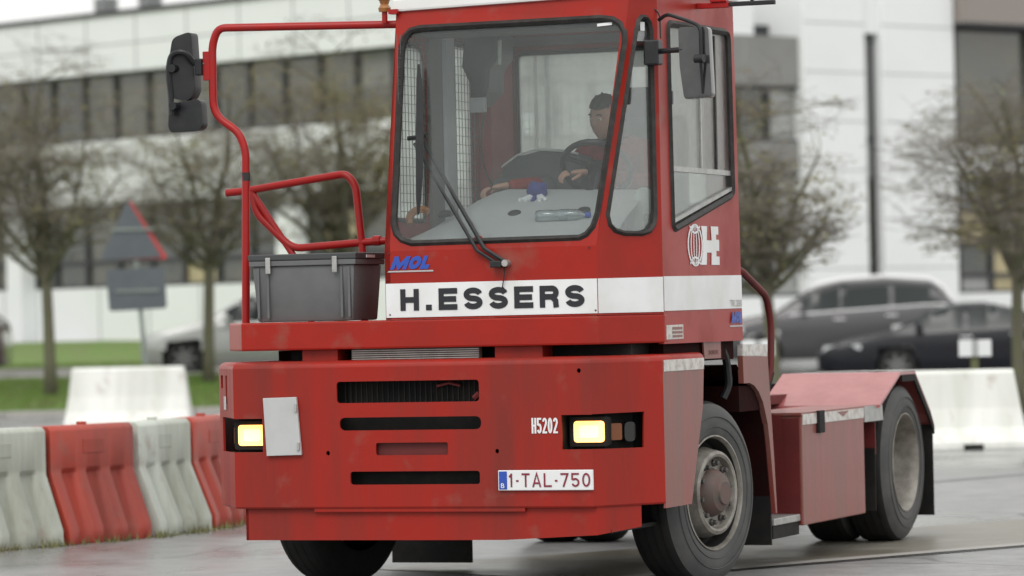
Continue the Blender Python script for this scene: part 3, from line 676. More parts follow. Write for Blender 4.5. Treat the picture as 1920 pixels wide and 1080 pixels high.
# grey estate
belt_e = [(0, .65), (.15, .80), (1.2, 1.02), (4.2, 1.18), (4.8, 1.15)]
top_e = [(0, .65), (.08, .82), (.6, .98), (1.2, 1.08), (1.85, 1.50), (2.4, 1.66), (3.4, 1.70), (4.25, 1.62), (4.68, 1.20), (4.8, .8)]
win_e = [[(1.55, 1.10), (2.0, 1.48), (2.45, 1.58), (2.45, 1.13)], [(2.52, 1.13), (2.52, 1.59), (3.42, 1.60), (3.42, 1.17)], [(3.48, 1.17), (3.48, 1.60), (4.1, 1.54), (4.42, 1.2)]]
X0 = wx(1338, 77)
t, sec = car('grey_estate_car', 'dark grey estate car with bright roof rails and window line, behind the dark saloon', (X0, 77.6, gz(X0+2, 78)+.04), R(-4), P_GRY, 4.75, top_e, belt_e, None, .93, (.95, 3.75), .35, win_e, (1.25, 1.9, 4.3, 4.62))
car_bits(t, sec, [(.05, .6, .3, .8, .66, .84, LIGHTC)], (2.45, 3.45), 1.75, belt_e, P_GRY, (1.5, 4.5), ([(2.0, 1.60), (2.5, 1.70), (3.3, 1.745), (4.2, 1.67), (4.45, 1.5), (4.62, 1.24)], .70))
# dark saloon
belt_d = [(0, .58), (.12, .70), (1.3, .92), (3.9, 1.02), (4.7, .98)]
top_d = [(0, .58), (.06, .70), (.5, .82), (1.35, .96), (2.0, 1.32), (2.5, 1.44), (3.0, 1.45), (3.7, 1.30), (4.3, 1.04), (4.7, .95)]
win_d = [[(1.65, .99), (2.15, 1.33), (2.65, 1.38), (2.65, 1.0)], [(2.72, 1.0), (2.72, 1.38), (3.2, 1.36), (3.85, 1.14), (3.8, 1.04)]]
X0 = wx(1532, 73.3)
t, sec = car('dark_saloon', 'shiny dark blue saloon car behind the right concrete barrier', (X0, 73.0, gz(X0+2, 73.5)+.02), R(-8), P_BLK, 4.7, top_d, belt_d, None, .91, (1.45, 4.0), .335, win_d, (1.4, 2.15, 3.75, 4.25))
car_bits(t, sec, [(.10, .8, .3, .8, .60, .74, LIGHTC)], (2.7, 3.6), 1.85, belt_d, P_BLK)
# brown car at the left edge
X0 = wx(20, 74)-4.1
t, sec = car('brown_hatchback', 'dark brown car whose tail just shows at the left edge of the view', (X0, 73.5, gz(X0+4, 74)), R(0), P_BRN, 4.1, top_s, belt_s, None, .88, (.80, 3.4), .33, win_s, (1.2, 1.75, 3.62, 4.0))
car_bits(t, sec, [], (2.3, 3.2), 1.6, belt_s, P_BRN)

# ================================================================ THE TRACTOR
TX, TY, YAW = -.5407, 20.445, .3658
T = thing('terminal_tractor', 'large red terminal tractor with half-width cab, lit headlights and white company stripe', 'tractor', (TX, TY, 0), -YAW)
def FR(y): return lambda a, b, d: (a, y+d, b)                 # front-facing plane
def SD(x): return lambda a, b, d: (x-d, a, b)                 # side plane (a = y)
def LS(x): return lambda a, b, d: (x+d, a, b)
def RK(a, b, d): return (a, .11+(b-1.8)*.1825+d, b)             # raked windscreen plane
cl = math.hypot(.22, .39); cdx, cdy = .22/cl, .39/cl
def CH(a, b, d): return (1.0+cdx*a-cdy*d, .11+cdy*a+cdx*d, b)   # cab corner plane
bl_ = math.hypot(.257, .378); bdx, bdy = .257/bl_, .378/bl_
def BC(a, b, d): return (.993+bdx*a-bdy*d, bdy*a+bdx*d, b)      # bumper corner plane right
def BCL(a, b, d): return (-(.993+bdx*a-bdy*d), bdy*a+bdx*d, b)

ws = [(-.137, 2.872), (-.118, 2.93), (-.085, 2.962), (-.03, 2.974), (.977, 2.979), (1.045, 2.968), (1.09, 2.94), (1.115, 2.895), (1.121, 2.845), (1.01, 1.963), (.985, 1.89), (.95, 1.85), (.909, 1.832), (-.017, 1.828), (-.075, 1.848), (-.115, 1.885), (-.134, 1.94)]
tw = [(.296, 2.91), (.312, 2.955), (.34, 2.978), (.375, 2.975), (.403, 2.95), (.415, 2.905), (.416, 1.96), (.405, 1.905), (.37, 1.865), (.31, 1.85), (.19, 1.852), (.125, 1.868), (.088, 1.90), (.073, 1.955)]
sw = round_poly([(.645, 2.965), (1.70, 2.975), (1.718, 2.07), (.66, 1.86)], [.07, .07, .05, .08])
XL, YB, ZR = -.165, 1.80, 3.055
fold_top = cl*((.11+(ZR-1.8)*.1825-.11)/.39)
# cab shell
b = MB()
b.prism([(XL, 1.445), (1.0, 1.445), (1.0, 1.80), (XL, 1.80)], FR(.11), .03)
b.prism([(XL, 1.80), (1.0, 1.80), (1.0+cdx*fold_top, ZR), (XL, ZR)], RK, .03, [ws])
cham_out = [(0, 1.445), (cl, 1.445), (cl, ZR), (fold_top, ZR), (0, 1.80)]
b.prism(cham_out, CH, .03, [tw])
b.prism([(.5, 1.29), (YB+.03, 1.29), (YB-.02, ZR), (.5, ZR)], SD(1.22), .03, [sw])
lw1 = round_poly([(.20, 1.95), (.66, 1.95), (.66, 2.90), (.38, 2.90)], [.06, .06, .12, .06]); lw2 = round_poly([(1.0, 1.75), (1.34, 1.75), (1.34, 2.94), (1.0, 2.94)], .05)
b.prism([(.11, 1.445), (YB, 1.445), (YB, ZR), (.11+(ZR-1.8)*.1825, ZR), (.11, 1.80)], LS(XL), .03, [lw1, lw2])
rw = round_poly([(-.06, 2.02), (1.07, 2.02), (1.07, 2.92), (-.06, 2.92)], .06)
b.prism([(XL+.03, 1.30), (1.19, 1.30), (1.19, ZR), (XL+.03, ZR)], FR(YB-.03), .03, [rw])
def rise(o):
    for v in o.data.vertices:
        if v.co.z > 2.985: v.co.z += .022*(v.co.x+.165)+.035*(v.co.y-.34)
    return o
rise(b.build('cab_shell', RED, T))
# lining of the roof and walls
rise(MB().prism([(XL+.04, .36), (.98, .36), (1.17, .5), (1.17, 1.76), (XL+.04, 1.76)], lambda a, c, d: (a, c, 3.0+d), .03).build('headlining', CABIN_G, T))
rf = MB().prism([(XL-.015, .32), (1.14, .32), (1.235, .48), (1.235, 1.84), (XL-.015, 1.84)], lambda a, c, d: (a, c, ZR+d), .07).build('roof_cap', mat('white_roof', (.75, .75, .74), .4, var=.4, vscale=3, vcol=(.6, .6, .57)), T, bevel=.012); rise(rf)
MB().box(XL-.03, XL+.02, .30, .36, ZR-.012, ZR+.012).build('roof_cap_tab', RED_T, T)
# front platform beam (full width), deck, corner plates
def hexprof(w, y0, c, W_, yb): return [(-w, y0), (w, y0), (W_, c), (W_, yb), (-W_, yb), (-W_, c)]
bm_ = [(-.99, .11), (1.0, .11), (1.222, .503), (1.222, .56), (-1.215, .56), (-1.215, .44)]
MB().prism(bm_, lambda a, c, d: (a, c, 1.297+d), .1475).build('platform_beam', RED, T, bevel=.01)
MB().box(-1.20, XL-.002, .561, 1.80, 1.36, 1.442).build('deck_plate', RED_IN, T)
# glass + gaskets
def pane(nm, loop, fn, m, d=.012, t=.006): return MB().prism(inset(loop, .012), fn_off(fn, d), t).build(nm, m, T)
def fn_off(fn, d0): return lambda a, b2, d: fn(a, b2, d0+d)
def gasket(loop, fn, par, wd=.026, name='window_seal'):
    b = MB(); N = len(loop); o = inset(loop, -.006); i1 = inset(loop, wd); mid = inset(loop, wd*.4); vs = []
    for q in range(N): vs += [fn(*o[q], .0), fn(*mid[q], -.016), fn(*i1[q], -.002), fn(*i1[q], .02)]
    fs = [(q*4+k, ((q+1) % N)*4+k, ((q+1) % N)*4+k+1, q*4+k+1) for q in range(N) for k in range(3)]
    return b.add(vs, fs).build(name, RUBBER, par, smooth=True)
ws_g = pane('windscreen', ws, RK, SCREEN); gasket(ws, RK, ws_g)
tw_g = pane('corner_window', tw, CH, SCREEN); gasket(tw, CH, tw_g, .022)
sw_g = MB().prism(round_poly([(.662, 2.20), (.660, 2.948), (1.690, 2.958), (1.700, 2.20)], [.01, .06, .06, .01]), fn_off(SD(1.22), .012), .006).build('side_window', SIDEG, T); gasket(sw, SD(1.22), sw_g, .03)
MB().prism(round_poly([(.672, 1.885), (.662, 2.199), (1.700, 2.199), (1.702, 2.085)], [.06, .01, .01, .04]), fn_off(SD(1.22), .012), .006).build('lower_side_window', SIDEG2, T)
l1 = pane('left_window', lw1, LS(XL), SIDEG); gasket(lw1, LS(XL), l1)
l2 = pane('left_window', lw2, LS(XL), SIDEG); gasket(lw2, LS(XL), l2)
rg = pane('rear_window', rw, lambda a, c, d: (a, YB-d, c), SIDEG); gasket(rw, lambda a, c, d: (a, YB-d, c), rg)
# sliding side window frames
b = MB(); sx = 1.205
b.box(sx-.02, sx+.012, .69, 1.70, 2.185, 2.212); b.build('window_rail', STEEL, sw_g)
for y in (1.205, 1.462): MB().box(sx-.018, sx+.010, y-.011, y+.011, 2.213, 2.93).build('window_bar', STEEL if y < 1.3 else RUBBER, sw_g)
MB().box(sx-.018, sx+.012, .668, .682, 2.05, 2.90).build('window_bar', STEEL, sw_g)
MB().box(sx+.012, sx+.026, .680, .70, 2.53, 2.60).build('window_catch', PLAST, sw_g)
MB().prism([(.70, 1.915), (1.69, 2.105), (1.69, 2.125), (.70, 1.935)], SD(1.222), .02).build('window_rail', STEEL, sw_g)
# white stripe and writing
st = MB()
st.prism([(XL+.004, 1.456), (1.0, 1.456), (1.0, 1.632), (XL+.004, 1.632)], fn_off(FR(.11), -.004), .003)
st.prism([(0.003, 1.456), (cl-.003, 1.456), (cl-.003, 1.636), (0.003, 1.632)], fn_off(CH, -.004), .003)
st.prism([(.506, 1.460), (YB+.02, 1.466), (YB+.015, 1.646), (.506, 1.638)], fn_off(SD(1.22), -.004), .003)
st = st.build('white_stripe', WHITE_ST, T)
strokes('company_letter', 'H.ESSERS', BLACK_INK, st, -.080, .932, 1.490, 1.602, fn_off(FR(.11), -.005), .262, {'.': .30}, .27)
lg = MB().prism([(-.150, 1.690), (.106, 1.690), (.106, 1.698), (-.143, 1.698)], fn_off(FR(.11), -.004), .003).build('maker_badge', GREYL, T)
strokes('badge_letter', 'MOL', BLUE, lg, -.135, .078, 1.704, 1.772, fn_off(FR(.11), -.003), .33, {'M': 1.3, 'O': .95, 'L': .7}, .06, .42)
lg = MB().prism([(1.59, 1.366), (1.82, 1.366), (1.82, 1.374), (1.60, 1.374)], fn_off(SD(1.22), -.004), .003).build('maker_badge', GREYL, T)
strokes('badge_letter', 'MOL', BLUE, lg, 1.61, 1.79, 1.385, 1.448, fn_off(SD(1.222), -.003), .33, {'M': 1.3, 'O': .95, 'L': .7}, .06, .42)
text('model_lettering', 'TR 250', mat('faded_grey_ink', (.36, .34, .31), .5), T, 1.60, 1.80, 1.475, 1.512, fn_off(SD(1.22), -.007), .01)
# globe + H E emblem on the cab side
em = MB(); S0 = fn_off(SD(1.22), -.004); cy_, cz_, ry, rz_ = 1.03, 1.803, .125, .112
def ring(cy, cz, a, c, wd, n=40, t0=0, t1=2*math.pi):
    o = [(cy+a*math.cos(t0+(t1-t0)*i/n), cz+c*math.sin(t0+(t1-t0)*i/n)) for i in range(n+1)]
    q = [(cy+(a-wd)*math.cos(t0+(t1-t0)*i/n), cz+(c-wd*.85)*math.sin(t0+(t1-t0)*i/n)) for i in range(n+1)]
    for i in range(n): em.prism([o[i], o[i+1], q[i+1], q[i]], S0, .002)
ring(cy_, cz_, ry, rz_, .016); ring(cy_, cz_, ry*.60, rz_*.97, .011); ring(cy_, cz_, ry*.22, rz_*.97, .009)
ring(cy_, cz_+rz_*1.15, ry*.80, rz_*.62, .013, 20, math.pi+.45, 2*math.pi-.45); ring(cy_, cz_-rz_*1.15, ry*.80, rz_*.62, .013, 20, .45, math.pi-.45)
em.prism([(1.135, 1.905), (1.235, 1.905), (1.225, 1.83), (1.31, 1.83), (1.30, 1.905), (1.425, 1.905), (1.425, 1.862), (1.385, 1.862), (1.385, 1.835), (1.435, 1.835), (1.435, 1.775), (1.385, 1.775), (1.385, 1.745), (1.437, 1.745), (1.437, 1.70), (1.30, 1.70), (1.305, 1.765), (1.225, 1.765), (1.215, 1.70), (1.12, 1.70), (1.16, 1.77), (1.16, 1.835)], S0, .002)
em.build('company_emblem', WHITE_ST, T)
b = MB(); b.prism([(.53, 1.312), (.80, 1.314), (.80, 1.388), (.53, 1.386)], S0, .002); b.build('side_sticker', WHITE_TP, T)
for k, (a, c) in enumerate(((1.362, 1.376), (1.342, 1.354), (1.322, 1.334))): MB().prism([(.62, a), (.78, a), (.78, c), (.62, c)], fn_off(S0, -.002), .001).build('sticker_line', RED_G, T)
# screws on the stripe and front skin
b = MB()
for x, z in ((-.14, 1.47), (.99, 1.47), (-.14, 1.79), (.96, 1.79)):
    b.lathe([(0, 0), (.006, 0), (.006, .004), (0, .004)], lambda a, p, q: (x+p, .11-a, z+q), 8)
b.build('skin_screws', RED_IN, T)
# wiper
wp = MB().tube([(.518, .095, 1.722), (.40, .085, 1.80), (-.005, .28, 2.37)], .012, 6).tube([(.475, .095, 1.715), (.36, .085, 1.79), (-.05, .27, 2.36)], .010, 6).tube([(-.07, .225, 2.385), (.03, .245, 2.395)], .012, 6).build('wiper_arm', PLAST, T, smooth=True)
MB().tube([(.518, .115, 1.722), (.518, .06, 1.722)], .018, 12).build('wiper_spindle', STEEL, wp)
MB().box(.44, .50, .05, .10, 1.70, 1.735).build('spindle_clamp', PLAST, wp, bevel=.006)
bd = MB(); 
P_ = [(.005+.012*math.sin(math.pi*i/10), .11+((2.0+(2.76-2.0)*i/10)-1.8)*.1825-.03-.012*math.sin(math.pi*i/10), 1.985+(2.77-1.985)*i/10) for i in range(11)]
P_ = [(p[0]+.02-.035*(k/10), p[1], p[2]) for k, p in enumerate(P_)]
bd.tube(P_, [.006]+[.015, .018, .020, .022, .022, .022, .020, .018, .015]+[.006], 6)
bd.build('wiper_blade', PLAST, wp, smooth=True)
MB().tube(round_path([(.50, .10, 1.72), (.505, .088, 1.66), (.49, .095, 1.60), (.495, .1, 1.595)], .02), .003, 5).build('washer_hose', PLAST, wp)

# ---- bumper
def notch(sgn):  # front plate with headlight notches and grille slots
    pass
slots = [round_poly([(-.405, 1.020), (.386, 1.020), (.386, 1.131), (-.405, 1.131)], .02), round_poly([(-.392, .878), (.394, .878), (.394, .945), (-.392, .945)], .033),
         round_poly([(-.191, .749), (.209, .749), (.209, .813), (-.191, .813)], .012), round_poly([(-.338, .598), (.381, .598), (.381, .666), (-.338, .666)], .018)]
holes = [[(x+.011*math.cos(k*.785), z+.013*math.sin(k*.785)) for k in range(8)] for x, z in ((-.461, .762), (.478, .765), (.93, 1.168))]
ZB, ZT = .485, 1.205
fo = [(-.993, ZB), (.993, ZB), (.993, .77), (.831, .77), (.829, .945), (.993, .945), (.993, ZT), (-.993, ZT), (-.993, .945), (-.83, .945), (-.83, .77), (-.993, .77)]
b = MB(); b.prism(fo, FR(0), .012, slots+holes)
co = [(0, ZB), (bl_, ZB), (bl_, ZT), (0, ZT), (0, .947), (.332, .950), (.325, .768), (0, .77)]
b.prism(co, BC, .012)
co2 = [(0, ZB), (bl_, ZB), (bl_, ZT), (0, ZT), (0, .947), (.36, .950), (.36, .768), (0, .77)]
b.prism(co2, BCL, .012, [round_poly([(.33, 1.10), (.40, 1.10), (.40, 1.17), (.33, 1.17)], .01), round_poly([(.20, 1.02), (.25, 1.02), (.25, 1.17), (.20, 1.17)], .01)])
# folded top edge, rounded, following the plan outline
plan = [(-1.25, 1.0), (-1.25, .378), (-.993, 0), (.993, 0), (1.25, .378), (1.25, 1.05)]
lo = []; 
def off(pl, d):
    P = [Vector(p) for p in pl]; o = []
    for i in range(len(P)):
        e1 = (P[i]-P[i-1]).normalized() if i else (P[1]-P[0]).normalized(); e2 = (P[i+1]-P[i]).normalized() if i < len(P)-1 else e1
        n = (Vector((-e1.y, e1.x))+Vector((-e2.y, e2.x))).normalized(); n = n/max(.5, n.dot(Vector((-e1.y, e1.x)))); o.append(P[i]+n*d)
    return o
rows = [(0, ZT), (.003, ZT+.012), (.010, ZT+.022), (.020, ZT+.029), (.035, ZT+.033), (.30, ZT+.036)]
vs = []
for dd, z in rows: vs += [(p.x, p.y, z) for p in off(plan, dd)]
n = len(plan); fs = [(r*n+i, r*n+i+1, (r+1)*n+i+1, (r+1)*n+i) for r in range(len(rows)-1) for i in range(n-1)]
b.add(vs, fs)
vs = []
for dd, z in [(0, ZB), (.004, ZB-.008), (.02, ZB-.012), (.12, ZB-.014)]: vs += [(p.x, p.y, z) for p in off(plan, dd)]
b.add(vs, [(r*n+i, (r+1)*n+i, (r+1)*n+i+1, r*n+i+1) for r in range(3) for i in range(1, n-2)])
bump = b.build('front_bumper', RED_D, T, smooth=True)
b = MB(); b.prism([(.378, .452), (.80, .452), (1.02, .96), (1.052, ZT), (.378, ZT)], SD(1.25), .012); b.build('bumper_side_plate', RED_G, T)
b = MB(); b.prism([(.378, ZB), (.80, ZB), (1.0, ZT), (.378, ZT)], LS(-1.25), .012); b.build('bumper_side_plate', RED_G, T)
MB().prism([(.39, 1.150), (1.035, 1.150), (1.045, ZT+.004), (.39, ZT+.004)], fn_off(SD(1.25), -.004), .003).build('worn_tape', WHITE_TP, bump)
# dark engine bay seen through slots
for z0, z1 in ((1.0, 1.15), (.86, .96), (.58, .68)): MB().box(-.45, .45, .10, .14, z0, z1).build('grille_backing', DARK, bump)
MB().box(-.25, .26, .03, .05, .73, .83).build('tow_recess', RED_IN, bump)
for i in range(26):
    x = -.39+i*.03
    MB().box(x, x+.006, .075, .085, 1.01, 1.14).build('grille_bar', DARK, bump)
MB().tube([(.13, .06, 1.10), (.20, .06, 1.115), (.26, .06, 1.10)], .008, 6).tube([(.34, .05, 1.035), (.37, .05, 1.06)], .016, 6).build('radiator_pipe', RED_IN, bump)
# lower step / towing beam
lp = [(-.95, .06), (.86, .06), (1.12, .36), (1.12, .50), (-.95, .50)]
b = MB(); b.prism([(-.949, .31), (.50, .311), (1.0, .335), (1.0, .478), (-.949, .478)], FR(.03), .015)
b.prism([(0, .335), (.28, .365), (.28, .478), (0, .478)], lambda a, c, d: (1.0+bdx*a-bdy*d, .03+bdy*a+bdx*d, c), .015)
b.prism([(.03, .31), (.50, .31), (.50, .478), (.03, .478)], LS(-.949), .015)
b.build('lower_apron', RED_D, T)
MB().box(-.55, .62, .008, .10, .455, .482).build('step_lip', RED_D, T, bevel=.005)
MB().box(-.90, 1.05, .10, 1.0, .34, .36).build('apron_floor', DARK, T)
# headlights
for sg in (1, -1):
    h = thing_p = MB()
    FN = BC if sg > 0 else BCL
    # housing: back wall following the outline, set in
    h.box(*sorted((sg*.80, sg*1.02)), .12, .135, .75, .965)
    h.prism([(.13, .75), (.42, .75), (.42, .965), (.13, .965)], fn_off(FN, .11), .01)
    h.box(*sorted((sg*.82, sg*.985)), .013, .135, .947, .955); h.box(*sorted((sg*.82, sg*.985)), .013, .135, .757, .767)
    for z_ in (.758, .95): h.prism([(0, z_), (.40, z_), (.40, z_+.006), (0, z_+.006)], fn_off(FN, .014), .10)
    h.box(*sorted((sg*.822, sg*.828)), .013, .135, .757, .955)
    hd = h.build('headlight', DARK, T)
    x0, x1 = (.872, 1.035) if sg > 0 else (-1.0, -.84)
    fr_ = MB(); fr_.prism(round_poly([(x0-.025, .782), (x1+.02, .782), (x1+.02, .932), (x0-.025, .932)], .015), FR(.075), .045); fr_.build('lamp_bezel', DARK, hd)
    MB().prism(round_poly([(x0, .803), (x1, .803), (x1, .911), (x0, .911)], .02), FR(.066), .008).build('lamp_lens', LAMP, hd)
    MB().prism(round_poly([(x0+.03, .825), (x1-.03, .825), (x1-.03, .889), (x0+.03, .889)], .015), FR(.063), .002).build('lamp_core', LAMP_H, hd)
    MB().prism(round_poly([(.135, .81), (.215, .81), (.215, .895), (.135, .895)], .012), fn_off(FN, .035), .04).build('indicator_lens', AMBER, hd)
    MB().prism(round_poly([(.235, .80), (.305, .80), (.305, .90), (.235, .90)], .03), fn_off(FN, .04), .03).build('side_lamp', CLEAR, hd)
# grey cover plate
gp = MB().prism([(-.815, 1.052), (-.626, 1.056), (-.603, .755), (-.80, .751)], FR(-.022), .018).build('grey_cover_plate', GREYPL, T, bevel=.003)
for z in (1.0, .80): MB().tube([(-.627+(.01 if z < .9 else 0), -.026, z-.02), (-.625+(.01 if z < .9 else 0), -.026, z+.02)], .008, 8).build('hinge', STEEL, gp)
# number plate
npt = MB().box(.486, .998, -.016, -.006, .565, .668).build('number_plate', W_PLATE, T, bevel=.004)
for v in npt.data.vertices:
    if v.co.x > .993: v.co.y += (v.co.x-.993)*1.4
MB().box(.492, .535, -.0185, -.0165, .571, .662).build('blue_band', BLUE, npt)
text('country_letter', 'B', W_PLATE, npt, .503, .522, .578, .602, FR(-.019), .01)
strokes('plate_character', '1-TAL-750', PL_RED, npt, .545, .985, .582, .652, FR(-.0165), .13, {'-': .32, '1': .42, 'A': .85}, .28)
strokes('fleet_number', 'H5202', W_PLATE, bump, .670, .812, .853, .932, FR(-.002), .125, {}, .12)
text('side_marking', 'II', W_PLATE, T, .215, .285, .99, 1.06, lambda a, c, d: BCL(a, c, d-.003), .03)

# radiator strip between bumper and beam
b = MB(); b.box(-.38, .33, .16, .20, 1.16, 1.30)
b.build('radiator_strip', mat('dusty_radiator', (.13, .11, .09), .8), T)
for k in range(5): MB().box(-.38, .33, .15, .165, 1.242+k*.011, 1.246+k*.011).build('radiator_fin', STEEL, T)
for x0, x1 in ((-.66, -.46), (.42, .68)): MB().box(x0, x1, .15, .30, 1.10, 1.296).build('cab_mount', RED_D, T)
MB().box(-.80, 1.1, .32, .9, .60, 1.296).build('engine_block', DARK, T)
# handrails on the walkway
tr_ = .021
b = MB(); b.tube(round_path([(-.175, .55, 3.005), (-1.20, .35, 3.02), (-1.235, .35, 2.93), (-1.237, .35, 2.56), (-1.09, .35, 2.46), (-1.052, .35, 2.36), (-1.073, .35, 1.444)], .09, 6), .0215, 10)
gr = b.build('mirror_frame_tube', RED_T, T, smooth=True)
MB().tube([(-1.054, .35, 2.20), (-1.055, .35, 2.245)], .0225, 10).build('tape_band', PLAST, gr)
MB().box(-1.285, -1.245, .33, .37, 2.742, 2.897).build('mirror_plate', RED_T, T, bevel=.004)
b = MB(); b.tube(round_path([(-1.473, 1.0, 2.162), (-1.36, 1.0, 2.170), (-.755, 1.0, 2.245), (-.70, 1.0, 2.18), (-.665, 1.0, 1.80), (-.665, 1.0, 1.44)], .07, 5), .0215, 10)
b.build('hand_rail', RED_T, T, smooth=True)
MB().tube(round_path([(-1.322, 1.0, 2.165), (-1.298, 1.0, 2.045), (-1.085, 1.0, 1.846), (-.534, 1.0, 1.875), (XL, 1.15, 1.88)], .06, 5), .0215, 10).build('hand_rail', RED_T, T, smooth=True)
MB().tube([(-1.312, 1.0, 2.15), (-1.08, 1.0, 1.81), (-.98, 1.0, 1.66), (-.98, 1.0, 1.44)], .019, 10).build('hand_rail', RED_T, T, smooth=True)
MB().tube([(-.60, 1.0, 1.876), (-.56, 1.0, 1.876)], .028, 10).build('rail_collar', RED_T, T)
# beacon on the tube
bc = MB().tube([(-.29, .48, 3.01), (-.29, .48, 3.075)], .016, 8).build('beacon', RED_T, T)
MB().lathe([(0, 0), (.03, 0), (.034, .02), (.022, .04), (.028, .06), (.045, .07), (.045, .14), (.035, .17), (0, .18)], lambda a, p, q: (-.29+p, .48+q, 3.07+a), 16).build('beacon_lens', mat('brown_amber_lens', (.30, .11, .02), .3, coat=.7), bc, smooth=True)
# left mirror cluster (seen from its back)
b = MB(); hs_ = [(-.045, .175), (.045, .21), (.058, -.11), (.03, -.165), (-.055, -.15), (-.07, .02)]
lm = MB().prism(round_poly([(x-1.395, z+2.80) for x, z in hs_], .03), FR(.31), .085).build('mirror', PLAST, T, bevel=.018, seg=3, smooth=True)
for v in lm.data.vertices: v.co.y += (v.co.x+1.395)*.5
MB().prism(round_poly([(-1.478, 2.625), (-1.29, 2.645), (-1.285, 2.50), (-1.31, 2.475), (-1.47, 2.47), (-1.487, 2.50)], .035), FR(.31), .07).build('wide_mirror', PLAST, lm, bevel=.018, seg=3, smooth=True)
MB().tube(round_path([(-1.26, .35, 2.83), (-1.33, .33, 2.83), (-1.36, .27, 2.90), (-1.44, .27, 2.89), (-1.46, .27, 2.80), (-1.45, .28, 2.66), (-1.45, .28, 2.56)], .04), .016, 8).build('mirror_arm', PLAST, lm, smooth=True)
MB().box(-1.325, -1.284, .31, .37, 2.77, 2.86).build('arm_clamp', PLAST, lm, bevel=.008)
b = MB()
for z in (2.81, 2.61): b.tube([(-1.43, .25, z), (-1.43, .31, z)], .022, 10)
b.build('arm_joint', PLAST, lm)
# right mirror
rm = MB().prism(round_poly([(1.378, 2.905), (1.553, 2.898), (1.566, 2.54), (1.405, 2.535), (1.382, 2.70)], .022), FR(.34), .06).build('mirror', MIRG, T, bevel=.012, seg=3, smooth=True)
for v in rm.data.vertices: v.co.y -= (v.co.x-1.47)*.25
MB().tube(round_path([(1.24, .47, 2.955), (1.30, .42, 2.98), (1.45, .34, 2.93), (1.515, .315, 2.90), (1.515, .315, 2.74)], .05), .010, 8).build('mirror_arm', PLAST, rm, smooth=True)
MB().box(1.18, 1.262, .38, .46, 2.72, 2.85).build('arm_bracket', PLAST, rm, bevel=.01)
MB().tube([(1.25, .42, 2.79), (1.40, .37, 2.79)], .014, 8).build('arm_stub', PLAST, rm)
b = MB(); b.tube([(1.49, .29, 2.735), (1.54, .28, 2.735)], .022, 10); b.tube([(1.515, .30, 2.735), (1.515, .33, 2.56)], .008, 6); b.build('arm_joint', PLAST, rm, smooth=True)
MB().tube(round_path([(1.03, .40, 3.02), (1.16, .46, 3.04), (1.235, .50, 3.0), (1.25, .46, 2.86)], .05), .004, 5).build('mirror_cable', PLAST, rm)
# side arm on top of the cab (folded red and black marker arm)
am = MB().box(1.222, 1.40, 1.14, 1.17, 3.055, 3.085).build('marker_arm', RED_T, T, bevel=.004)
MB().box(1.401, 1.655, 1.143, 1.167, 3.060, 3.084).build('arm_extension', PLAST, am, bevel=.004)
MB().box(1.30, 1.39, 1.13, 1.18, 3.086, 3.12).build('arm_clamp', RED_T, am, bevel=.004)
MB().tube([(1.52, 1.155, 3.085), (1.57, 1.155, 3.115), (1.63, 1.155, 3.115)], .008, 6).build('arm_wire', PLAST, am)

SEATG = mat('grey_brown_lining', (.17, .155, .16), .8)
MB().box(XL+.034, 1.18, YB-.045, YB-.032, 2.945, 2.995).build('rear_header_lining', SEATG, T)
# ---- interior
MB().prism([(XL+.06, 1.84), (.98, 1.84), (.98, 1.86), (XL+.06, 1.86)], lambda a, c, d: (a, .22+d, c), .02).build('dash_lip', DASH, T)
b = MB(); nn = 16; vs = []
for i in range(nn+1):
    x = -.12+1.18*i/nn; hgt = 2.125-.20*max(0, (.25-x)/.37)**1.6 if x < .25 else 2.125-.03*((x-.25)/.85)
    yf = max(.215, .17+(x-1.0)/.564+.0) if x > .98 else .215; vs += [(x, yf, 1.845+(yf-.215)*.5), (x, max(.45, yf+.02), 1.845+(hgt-1.845)*.48), (x, .78, 1.845+(hgt-1.845)*.96), (x, .84, hgt), (x, 1.0, hgt-.02), (x, 1.0, 1.75)]
b.add(vs, [(i*6+k, (i+1)*6+k, (i+1)*6+k+1, i*6+k+1) for i in range(nn) for k in range(5)]); ds = b.build('dashboard', DASH, T, smooth=True)
def dashp(x, t): return (x, .215+.565*t, 1.845+(2.115-1.845)*.96*t)
for x, t in ((.02, .52), (.42, .48), (.80, .50)):
    c = Vector(dashp(x, t))+Vector((0, -.012, .014)); nrm_ = Vector((0, -.42, .91)); a1 = Vector((1, 0, 0)); a2 = nrm_.cross(a1)
    MB().lathe([(0, .004), (.03, .006), (.036, .002), (.036, -.01)], lambda a, p, q: tuple(c+nrm_*(a+.004)+a1*p+a2*q), 16).build('air_vent', PLAST, ds)
MB().box(-.12, 1.18, .9, 1.74, 1.30, 1.36).build('cab_floor', CABIN, T)
MB().box(.05, .42, 1.05, 1.70, 1.36, 2.20).build('centre_console', SEAT, T, bevel=.08, seg=4, smooth=True)
MB().prism([(.06, 1.90), (.55, 1.90), (.56, 2.30), (.46, 2.325), (.32, 2.335), (.20, 2.31), (.11, 2.25), (.07, 2.15)], FR(1.12), .42).build('passenger_seat_back', SEAT, T, bevel=.03, seg=3, smooth=True)
MB().tube([(.11, 1.11, 2.255), (.20, 1.11, 2.315), (.32, 1.11, 2.342), (.46, 1.11, 2.332), (.55, 1.11, 2.31)], .006, 8).build('seat_piping', CABIN_G, T)
b = MB(); b.lathe([(0, .085), (.03, .08), (.06, .055), (.075, 0), (.075, -.12)], lambda a, p, q: (1.05+p*.85, .72+q*1.2, 1.98+a*1.5), 24); b.build('instrument_hood', mat('pale_green_plastic', (.42, .50, .46), .5), T, smooth=True)
MB().box(1.08, 1.16, .62, .80, 1.78, 1.97).build('switch_box', PLAST, T, bevel=.01)
